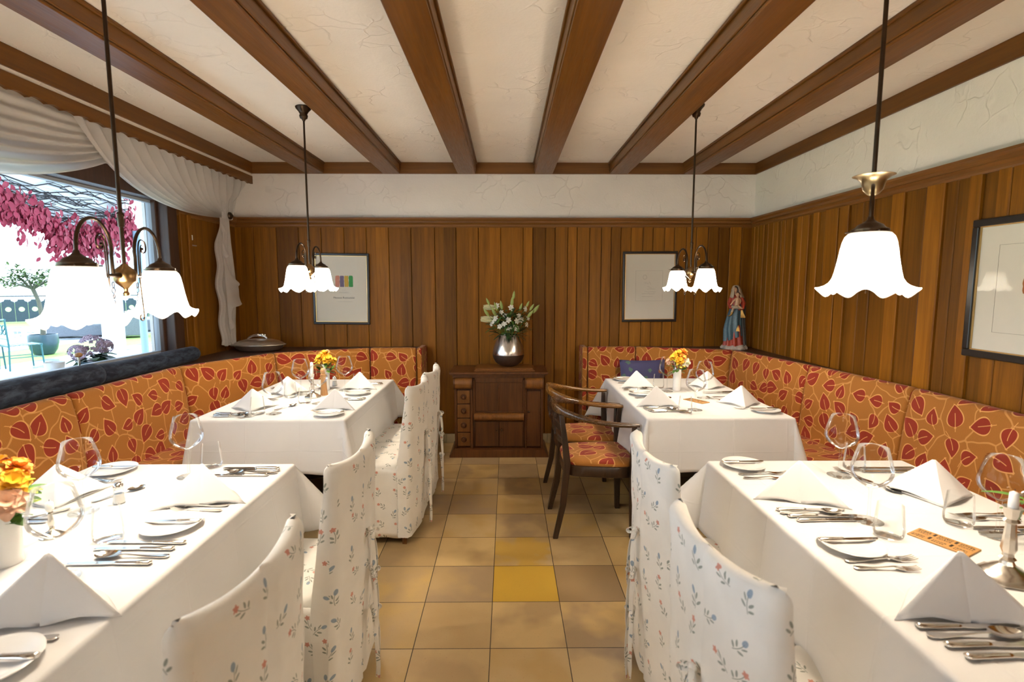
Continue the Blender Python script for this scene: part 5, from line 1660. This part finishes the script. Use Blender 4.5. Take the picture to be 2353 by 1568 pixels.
# tail hanging from the rosette
def tail(u, v):
    wid = lerp(.07, .25, min(1, v * 1.6))
    z = lerp(2.07, .965, v)
    edge = .030 * sin(v * 2 * pi * 4.4 + .6) * (1 - u) ** 3 * (v ** .4)
    right = .07 * max(0, sin(v * 5.2 - .9)) * u ** 3
    y = lerp(4.385 + .010 * sin(v * 9), 4.635, u) * 1.0 + (.10 * (1 - min(1, v * 3)) ** 2 * (1 - u)) + .035 * max(0, 1 - abs(v - .5) / .3) * u
    fold = sin(u * 2 * pi * 5 + .6 * sin(v * 3))
    x = XC - .01 + .022 * fold * min(1, v * 4 + .2) + .012 * sin(v * 2 * pi * 3.4) * (1 - u)
    z += .03 * sin(u * 2 * pi * 2 + v) * max(0, v - .7) + .03 * (1 - u) * (v > .97)
    return (x, y, z)
m = MB(); m.grid(tail, 60, 80); m.build('tail', M['sheer_voile'], cu, smooth=80)
def tri(q): return 4 * abs((q % 1) - .5) - 1
def frill(u, v):
    k = tri(u * 5.0 + .1)
    bulge = .20 * math.exp(-((u - .52) / .16) ** 2)
    y = 4.40 + .05 * u + (.045 + .055 * k) * v + bulge * v + .02 * (1 - v)
    z = lerp(2.03, 1.02, u) - (.05 + .03 * k) * v - .04 * v * bulge * 5
    x = XC + .030 + .022 * sin(u * 2 * pi * 5) * v + .012 * v
    return (x, y, z)
m = MB(); m.grid(frill, 140, 8); m.build('frill', M['sheer_voile'], cu, smooth=80)
m = MB(); m.lathe([(0, .028), (.012, .027), (.016, .020), (.024, .018), (.030, .010), (.032, 0), (0, 0)], 24)
m.build('rosette', M['dark_brass'], cu, smooth=50, loc=(XC + .035, 4.56, 2.085), rot=(0, pi / 2, 0))

# ================================================================== FIGURINE
simple('skin_paint', (.55, .34, .20), .45, 0, 80, .15)
simple('blue_paint', (.055, .115, .15), .45, 0, 60, .45)
simple('red_paint', (.36, .045, .022), .45, 0, 60, .35)
simple('veil_paint', (.42, .34, .24), .5, 0, 60, .3)
simple('hair_paint', (.06, .030, .016), .5, 0, 60, .3)
simple('dark_cloak', (.050, .055, .055), .5, 0, 60, .5)
simple('gold_paint', (.34, .19, .04), .45, .6, 60, .25)
simple('stone_paint', (.42, .38, .34), .7, 0, 50, .4)
fg = thing('madonna_figurine', 'painted wooden figurine of a veiled mother holding a child, right corner', 'figurine', (2.045, 4.66, .926), radians(-22))
def body(nm, mat, parts, vox=.0035, smooth=60):
    m = MB()
    for p in parts:
        if p[0] == 'b': m.ball(p[1], p[2], 16, 12, p[3] if len(p) > 3 else (1, 1, 1), p[4] if len(p) > 4 else None)
        else: m.tube(p[1], p[2], 12)
    o = m.build(nm, M[mat], fg, smooth=80)
    md = o.modifiers.new('remesh', 'REMESH'); md.mode = 'VOXEL'; md.voxel_size = vox; md.use_smooth_shade = True
    sm = o.modifiers.new('smooth', 'SMOOTH'); sm.iterations = 4; sm.factor = .6
    return o
def robe(u, v, pr, k=9, amp=.008, ph=0):
    a = u * 2 * pi
    z = v
    R = pr(v)
    f = 1 + 0
    w_ = amp * (1 - v / .6) * sin(k * a + ph + v * 6)
    return a, R, w_
# rocky base
m = MB(); m.lathe([(.0, 0), (.110, 0), (.112, .012), (.095, .030), (.07, .042), (0, .045)], 40, rfun=lambda r, z, a: r * (1 + .10 * sin(5 * a) + .06 * sin(11 * a + 1)), zfun=lambda r, z, a: z * (1 + .25 * sin(7 * a)))
o = m.build('rock_base', M['stone_paint'], fg, smooth=40); o.scale = (.95, .75, 1)
def robe_mesh(nm, mat, levels, k, amp, ph, cut_=None, loc=(0, 0, 0)):
    """levels: (z, cx, cy, rx, ry)"""
    m = MB(); n = 64; secs = []
    for q in range(len(levels) - 1):
        for s_ in range(5):
            t_ = s_ / 5
            z, cx_, cy_, rx, ry = [lerp(a, b, t_) for a, b in zip(levels[q], levels[q + 1])]
            w_ = amp * max(.15, 1 - z / .55)
            secs.append([(cx_ + (rx + w_ * sin(k * a + ph + z * 9)) * cos(a), cy_ + (ry + w_ * sin(k * a + ph + z * 9)) * sin(a), z + (cut_(a) if cut_ and q == 0 and s_ == 0 else 0)) for a in [2 * pi * i / n for i in range(n)]])
    z, cx_, cy_, rx, ry = levels[-1]
    secs.append([(cx_ + rx * cos(2 * pi * i / n), cy_ + ry * sin(2 * pi * i / n), z) for i in range(n)])
    m.loft(secs); return m.build(nm, M[mat], fg, smooth=60)
robe_mesh('underskirt', 'red_paint', [(.030, -.010, -.005, .080, .058), (.12, -.008, 0, .066, .050), (.22, 0, 0, .052, .045)], 8, .011, 0)
robe_mesh('gown', 'blue_paint', [(.105, -.018, -.006, .074, .056), (.18, -.020, -.006, .073, .055), (.27, -.012, -.004, .062, .050), (.36, .0, 0, .048, .042), (.42, .004, .002, .044, .038)], 7, .010, 1, cut_=lambda a: .035 * cos(a - .4))
robe_mesh('cloak', 'dark_cloak', [(.030, .052, .028, .045, .038), (.12, .050, .030, .040, .036), (.25, .040, .032, .042, .036), (.36, .040, .028, .046, .036), (.44, .030, .026, .050, .036), (.485, .012, .020, .040, .030), (.50, .006, .016, .026, .022)], 9, .009, 2)
body('torso', 'red_paint', [('t', [(0, 0, .36), (0, .002, .41), (.0, .004, .46), (-.004, .0, .488)], [.042, .044, .042, .020]),
    ('t', [(-.038, 0, .465), (-.056, -.018, .41), (-.048, -.045, .375), (-.015, -.055, .37)], [.018, .018, .015, .012]),
    ('t', [(.040, 0, .465), (.062, -.018, .41), (.055, -.045, .368), (.02, -.055, .358)], [.018, .019, .016, .012])])
body('head', 'skin_paint', [('t', [(-.004, .0, .475), (-.008, -.004, .505)], [.011, .010]), ('b', (-.012, -.008, .528), .0245, (.82, .92, 1.12)), ('b', (-.018, -.031, .526), .004), ('b', (-.016, -.027, .515), .006, (1.2, .6, .5)), ('b', (-.024, -.024, .534), .0045, (1.3, .5, .8)), ('b', (-.007, -.026, .534), .0045, (1.3, .5, .8))], .002)
m = MB()
for sx_ in (-.025, -.008): m.ball((sx_, -.0285, .531), .0022, 8, 6, (1.4, .6, .7))
m.build('eyes', M['hair_paint'], fg, smooth=60)
m = MB(); m.ball((-.0165, -.0305, .516), .0035, 8, 6, (1.3, .4, .35)); m.build('mouth', M['red_paint'], fg, smooth=60)
body('hair', 'hair_paint', [('b', (-.010, .004, .535), .028, (.92, .95, 1.05)), ('t', [(-.034, -.010, .53), (-.034, -.006, .50), (-.028, -.004, .475)], [.008, .008, .005]), ('t', [(.016, -.010, .53), (.020, -.006, .50), (.022, -.010, .47)], [.009, .009, .005])], .003)
m = MB()
def veil(u, v):
    a = lerp(-.35 * pi, 1.35 * pi, u)
    z = lerp(.570, .462, v)
    R = .012 + .030 * min(1, (v * 2.4) ** .5) + .016 * max(0, v - .5) * 2
    return (-.006 + R * 1.02 * cos(a) + .012 * v, .006 + R * .95 * sin(a), z + .004 * sin(a * 6) * v)
m.grid(veil, 40, 18); m.build('veil', M['veil_paint'], fg, smooth=70, solid=.003)
# child on her arm
body('child_body', 'skin_paint', [('t', [(.006, -.062, .395), (.010, -.060, .43), (.012, -.056, .462)], [.020, .021, .014]),
    ('t', [(.0, -.064, .455), (-.022, -.074, .435), (-.040, -.068, .405)], [.009, .008, .006]), ('t', [(.024, -.058, .455), (.036, -.052, .43), (.030, -.06, .41)], [.009, .008, .006]),
    ('t', [(.0, -.066, .390), (-.020, -.078, .378), (-.028, -.070, .352)], [.012, .010, .007]), ('t', [(.012, -.066, .386), (.038, -.076, .374), (.052, -.066, .366)], [.012, .010, .007]), ('b', (-.043, -.066, .400), .006), ('b', (.010, -.058, .488), .0185, (.95, .95, 1.05)), ('t', [(.012, -.056, .46), (.011, -.057, .475)], [.009, .009])], .0025)
body('child_hair', 'hair_paint', [('b', (.012, -.053, .493), .0195, (.98, .95, .98))], .003)
body('wrap', 'veil_paint', [('t', [(-.035, -.060, .385), (-.015, -.078, .376), (.01, -.078, .378), (.035, -.066, .37)], [.010, .014, .014, .010]), ('t', [(-.02, -.070, .37), (-.030, -.062, .34), (-.045, -.055, .31)], [.012, .012, .004])], .0035)
m = MB(); m.loft([[(x - w_, y, z), (x + w_, y - .004, z), (x + w_, y + .004, z), (x - w_, y + .006, z)] for x, y, z, w_ in ((.045, -.028, .37, .004), (.052, -.036, .33, .010), (.062, -.036, .29, .020), (.060, -.034, .283, .018))]); m.build('gold_lining', M['gold_paint'], fg, smooth=60)
m = MB(); m.loft([[(x - w_, y, z), (x + w_, y - .004, z), (x + w_, y + .004, z), (x - w_, y + .006, z)] for x, y, z, w_ in ((.022, -.052, .215, .004), (.024, -.062, .19, .010), (.024, -.064, .165, .016))]); m.build('gold_lining', M['gold_paint'], fg, smooth=60)
m = MB(); m.tube(bez((-.03, -.06, .355), (-.02, -.07, .33), (-.045, -.065, .29), (-.065, -.05, .30), 10), [.006, .007, .008, .009, .009, .008, .007, .006, .005, .004, .003], 8); m.build('gold_sash', M['gold_paint'], fg, smooth=60)

# ================================================================== OUTSIDE THE WINDOW
t = NT('wet_paving')
o = t.obj(); n1 = t.noise(o, 1.3, 4)[0]
M['wet_paving'] = t.set(t.mix(t.mrange(n1, .4, .6), (.30, .33, .36), (.48, .50, .52)), t.mrange(n1, .4, .6, .08, .5))
t = NT('lawn'); o = t.obj()
M['lawn'] = t.set(t.mix(t.noise(o, 18, 5, .7)[0], (.10, .22, .03), (.34, .50, .12)), .9)
simple('pillar_white', (.80, .82, .84), .7, 0, 6, .04)
simple('pillar_grey', (.30, .37, .42), .7, 0, 8, .1)
simple('pipe_blue', (.28, .40, .50), .4)
simple('wicker', (.11, .12, .14), .7, 0, 70, .4)
simple('pad_pale', (.55, .57, .58), .8)
simple('teal_metal', (.020, .110, .115), .35)
simple('pot_blue', (.025, .055, .075), .28, 0, 12, .4)
simple('bark', (.09, .085, .06), .8, 0, 30, .3)
simple('fence_dark', (.022, .038, .055), .7, 0, 20, .3)
simple('red_leaf', (.30, .018, .045), .6, 0, 12, .35)
simple('twig', (.035, .028, .030), .8)
simple('hydrangea_petal', (.50, .40, .50), .7, 0, 40, .3)
simple('sparse_leaf', (.10, .15, .05), .7, 0, 10, .3)
m = MB(); m.box(-9.4, -2.92, -4, 14, -.06, -.002); struct(m.build('terrace_ground', M['wet_paving'], smooth=0))
m = MB(); m.box(-45, -9.4, -12, 45, -.07, -.012); m.box(-9.4, 8, 14, 45, -.07, -.012); tag(m.build('lawn', M['lawn'], smooth=0), 'green lawn beyond the paved terrace', 'lawn', kind='structure')
m = MB(); m.box(-18.5, -11.3, 9.5, 18.8, -.012, .01); struct(m.build('paved_path', M['wet_paving'], smooth=0))
# white pillar, pipe, grey wall stub
def post(nm, x, y, hw, mat, label, h=2.9, hy=None):
    m = MB(); hy = hy or hw
    m.box(-hw, hw, -hy, hy, 0, h); m.box(-hw - .02, hw + .02, -hy - .02, hy + .02, 0, .06)
    return tag(m.build(nm, M[mat], smooth=0, loc=(x, y, 0), bevel=.006), label, 'pillar')
post('terrace_pillar', -6.10, 8.12, .105, 'pillar_white', 'white pillar holding the terrace roof outside the window', 2.30)
post('grey_pillar', -4.45, 6.90, .14, 'pillar_grey', 'blue-grey pillar close outside the window', 2.95, .10)
post('terrace_wall_end', -4.3, 7.95, .14, 'pillar_grey', 'grey wall end beyond the blue-grey pillar', 2.95, .3)
m = MB(); m.tube([(-5.55, 8.0, 0), (-5.55, 8.0, 2.3)], .05, 16); m.lathe([(.056, 1.0), (.056, 1.06)], 16, (-5.55, 8.0, 0)); tag(m.build('drain_pipe', M['pipe_blue'], smooth=60), 'pale blue drain pipe beside the white pillar', 'pipe')
# roof edge with its bare creeper and red leaves
m = MB(); m.box(-6.30, -6.10, -2, 8.70, 2.26, 2.36); m.box(-6.22, -6.14, -2, 8.70, 2.36, 3.15); m.box(-6.14, -3.2, -2, 8.70, 3.05, 3.15)
for k in range(6): m.box(-6.13, -6.115, -2, 8.70, 2.42 + k * .12, 2.455 + k * .12)
tag(m.build('terrace_roof_edge', M['pillar_white'], smooth=0), 'white slatted roof edge outside, overgrown with bare creeper', 'roof')
rn = random.Random(21); m = MB()
for k in range(95):
    y = rn.uniform(2.0, 8.4); z = rn.uniform(2.34, 3.05); pts = []
    L_ = rn.uniform(.8, 2.6)
    for q in range(12):
        pts.append((-6.105 + rn.uniform(-.0, .02), min(8.68, y + q * L_ / 12), z + .05 * sin(q * .8 + k) + rn.uniform(-.03, .03)))
    m.tube(pts, rn.uniform(.0035, .008), 4, cap=False)
tag(m.build('creeper_stems', M['twig'], smooth=0), 'tangle of bare dark creeper stems on the roof edge', 'creeper', kind='stuff')
def leaf_cloud(nm, mat, n, gen, label, cat, size):
    m = MB(); rn = random.Random(17)
    for k in range(n):
        c = gen(rn); s_ = size * rn.uniform(.6, 1.3)
        d = Vector((rn.uniform(-.5, .5), rn.uniform(-.7, .7), -1)); 
        petal(m, c, d, (rn.uniform(.2, 1), rn.uniform(-.4, .4), .2), s_, s_ * .33, .2, .2, 3, 2)
    return tag(m.build(nm, M[mat], smooth=60), label, cat, kind='stuff')
def redgen(rn):
    y = rn.uniform(3.0, 8.65)
    prof = .16 + .10 * sin(y * 1.9) + .07 * sin(y * 5.3)
    z = 2.42 + rn.gauss(0, .10) - .02
    if rn.random() < .25: z += rn.uniform(0, .5) * max(0, sin(y * 2.3 + .8))
    if rn.random() < .07: z -= rn.uniform(0, .35)
    if y > 7.0: z -= rn.random() * .25
    return (-6.06 + rn.uniform(0, .10), y, z + .12 * sin(y * 2.3))
leaf_cloud('red_creeper_leaves', 'red_leaf', 4200, redgen, 'mass of crimson creeper leaves hanging from the roof edge', 'creeper', .085)
# planter with a small spreading tree
tr = thing('potted_tree', 'small flat-topped tree in a round blue pot on the terrace', 'tree', (-10.1, 11.4, 0))
m = MB(); m.lathe([(0, .0), (.17, .0), (.23, .10), (.265, .25), (.26, .40), (.255, .43), (.235, .43), (.235, .38), (0, .37)], 32); m.build('pot', M['pot_blue'], tr, smooth=50)
m = MB(); rn = random.Random(4)
m.tube([(0, 0, .35), (.03, 0, .75), (-.02, 0, 1.15), (-.12, 0, 1.42)], [.05, .042, .038, .04], 10)
tips = []
for k in range(16):
    a = k * 2.4; L_ = rn.uniform(.35, .65)
    e = (-.12 + L_ * cos(a), L_ * sin(a), 1.50 + rn.uniform(.05, .45) * (1.2 - L_))
    m.tube(bez((-.12, 0, 1.40), (-.12 + .15 * cos(a), .15 * sin(a), 1.50), (-.12 + .6 * (e[0] + .12), .6 * e[1], e[2] - .03), e, 6), [.022, .018, .014, .011, .009, .007, .004], 5)
    tips.append(e)
m.build('trunk', M['bark'], tr, smooth=60)
m = MB()
for e in tips:
    for q in range(60):
        c = (lerp(-.12, e[0], rn.uniform(.4, 1.1)), lerp(0, e[1], rn.uniform(.4, 1.1)), e[2] + rn.uniform(-.10, .12))
        petal(m, c, (rn.uniform(-1, 1), rn.uniform(-1, 1), rn.uniform(-.2, .6)), (0, 0, 1), .085, .026, .2, .1, 2, 1)
m.build('foliage', M['sparse_leaf'], tr, smooth=0)
# metal garden chairs
def make_gchair():
    r = thing('garden_chair', '', 'garden chair', group='teal metal garden chairs')
    def ring(cx_, cz_, R, y): return [(cx_ + R * cos(a * pi / 8), y, cz_ + R * sin(a * pi / 8)) for a in range(17)]
    for sx_ in (-.24, .24):
        m = MB(); m.tube([(sx_, .24, 0), (sx_ * .95, .22, .43), (sx_ * 1.02, .25, .9)], .014, 8); m.build('leg', M['teal_metal'], r, smooth=60)
        m = MB(); m.tube([(sx_, -.24, 0), (sx_ * .95, -.22, .43)], .013, 8); m.build('leg', M['teal_metal'], r, smooth=60)
    m = MB(); m.tube([(-.26, .25, .90), (0, .27, .885), (.26, .25, .90)], .016, 8); m.tube([(-.24, .235, .56), (.24, .235, .56)], .010, 8)
    for cx_ in (-.16, 0, .16): m.tube(ring(cx_, .72, .085, .245), .009, 6)
    m.tube(bez((-.24, .24, .86), (-.2, .245, .60), (.2, .245, .60), (.24, .24, .86), 10), .009, 6)
    m.build('backrest', M['teal_metal'], r, smooth=60)
    m = MB()
    for k in range(8): m.box(-.23, .23, -.22 + k * .058, -.18 + k * .058, .43, .44)
    m.box(-.24, .24, -.24, -.225, .415, .445); m.box(-.24, .24, .225, .24, .415, .445)
    m.tube([(-.23, -.23, .2), (.23, -.23, .2)], .007, 6); m.tube([(-.23, -.23, .22), (-.23, .23, .22)], .007, 6); m.tube([(.23, -.23, .22), (.23, .23, .22)], .007, 6)
    m.build('seat', M['teal_metal'], r, smooth=0)
    return r
gch = Kind(make_gchair)
gch((-8.75, 9.40, 0), radians(150), 'teal metal garden chair with ring back, in front of the blue pot')
gch((-9.15, 9.05, 0), radians(200), 'teal metal garden chair at the very left edge of the window view')
# lounge modules
def lounge(x, y, rz, sx_, sy_, h, label, pad=True):
    r = thing('wicker_module', label, 'outdoor sofa', (x, y, 0.01), rz, 'grey wicker lounge modules')
    m = MB(); m.box(-sx_, sx_, -sy_, sy_, .05, h); m.build('wicker_frame', M['wicker'], r, smooth=0, bevel=.02)
    m = MB()
    for a in (-1, 1):
        for b in (-1, 1): m.box(a * (sx_ - .06) - .03, a * (sx_ - .06) + .03, b * (sy_ - .06) - .03, b * (sy_ - .06) + .03, 0, .06)
    m.build('feet', M['fence_dark'], r, smooth=0)
    if pad:
        m = MB(); m.box(-sx_ + .02, sx_ - .02, -sy_ + .02, sy_ - .02, h, h + .05); m.build('pad', M['pad_pale'], r, smooth=0, bevel=.02)
lounge(-12.3, 15.2, radians(35), .75, .45, .36, 'low grey wicker ottoman, nearest lounge piece on the paving')
lounge(-12.2, 17.0, radians(20), 1.1, .5, .38, 'long low grey wicker bench behind the ottoman')
lounge(-11.0, 15.2, radians(30), .42, .42, .62, 'tall square grey wicker module left of the white pillar')
# dark balustrade with round cut-outs
bl = thing('cutout_balustrade', 'dark wooden balustrade with round cut-outs beyond the lawn', 'fence', (0, 0, 0))
A_, B_ = Vector((-25.5, 17.5)), Vector((-15.5, 24.0)); D_ = (B_ - A_); Ln = D_.length; D_.normalize()
m = MB(); n = int(Ln / .40)
for k in range(n):
    c = A_ + D_ * (k * .40 + .20)
    # board outline with a hole made from two halves
    def P_(u, z, o=0): return (c.x + D_.x * u - D_.y * o, c.y + D_.y * u + D_.x * o, z)
    R = .095; zc_ = .52; W2 = .195; zb, zt = .02, .92
    for s_ in (-1, 1):
        arcp = [(s_ * R * sin(a * pi / 10), zc_ - R * cos(a * pi / 10)) for a in range(11)]
        out = [(0, zb), (s_ * W2, zb), (s_ * W2, zt - .10), (s_ * .11, zt - .06), (s_ * .09, zt), (0, zt)]
        poly = out + [(u, z) for u, z in arcp[::-1]]
        v = [P_(u, z) for u, z in poly] + [P_(u, z, .03) for u, z in poly]; q = len(poly)
        m.add(v, [tuple(range(q)), tuple(range(q, 2 * q))] + [(i, (i + 1) % q, q + (i + 1) % q, q + i) for i in range(q)])
m.build('board_panel', M['fence_dark'], bl, smooth=0)
m = MB(); v = []
p0, p1 = A_, B_
for o_, z0, z1 in ((.04, 1.02, 1.07),):
    q = [(p0.x, p0.y), (p1.x, p1.y), (p1.x - D_.y * .08, p1.y + D_.x * .08), (p0.x - D_.y * .08, p0.y + D_.x * .08)]
    m.prism(q, z0, z1, 'z')
m.build('top_rail', M['fence_dark'], bl, smooth=0)
# hydrangea and bucket on the outer sill
hy = thing('potted_hydrangea', 'faded mauve hydrangea in a bowl on the outer window sill', 'plant', (-2.83, 3.56, .926)); hy.scale = (1.12,) * 3
m = MB(); m.lathe([(0, 0), (.05, 0), (.075, .03), (.08, .055), (.07, .055), (0, .045)], 24); m.build('bowl', M['pot_blue'], hy, smooth=50)
m = MB(); rn = random.Random(6)
for c, R in (((0.0, .0, .150), .062), ((-.01, -.10, .115), .045), ((.01, .085, .130), .045)):
    for k in range(70):
        d = Vector((rn.gauss(0, 1), rn.gauss(0, 1), rn.gauss(.3, 1))).normalized()
        flower(m, Vector(c) + d * R, d, .013, 4, 1, .95, .5, rn)
m.build('flower_head', M['hydrangea_petal'], hy, smooth=0)
m = MB()
for k in range(22):
    a = rn.uniform(0, 6.28); petal(m, (.02 * cos(a), .03 * sin(a), .05 + rn.uniform(0, .04)), (cos(a), sin(a), rn.uniform(-.2, .5)), (0, 0, 1), rn.uniform(.08, .13), .030, .4, .1)
m.build('foliage', M['dark_leaf'], hy, smooth=60)
m = MB(); m.lathe([(0, .002), (.040, 0), (.052, .095), (.054, .10), (.050, .10), (.038, .006), (0, .006)], 28)
tag(m.build('white_pot', M['pillar_white'], smooth=50, loc=(-2.80, 3.22, .926)), 'small white pot on the sill left of the hydrangea', 'pot')
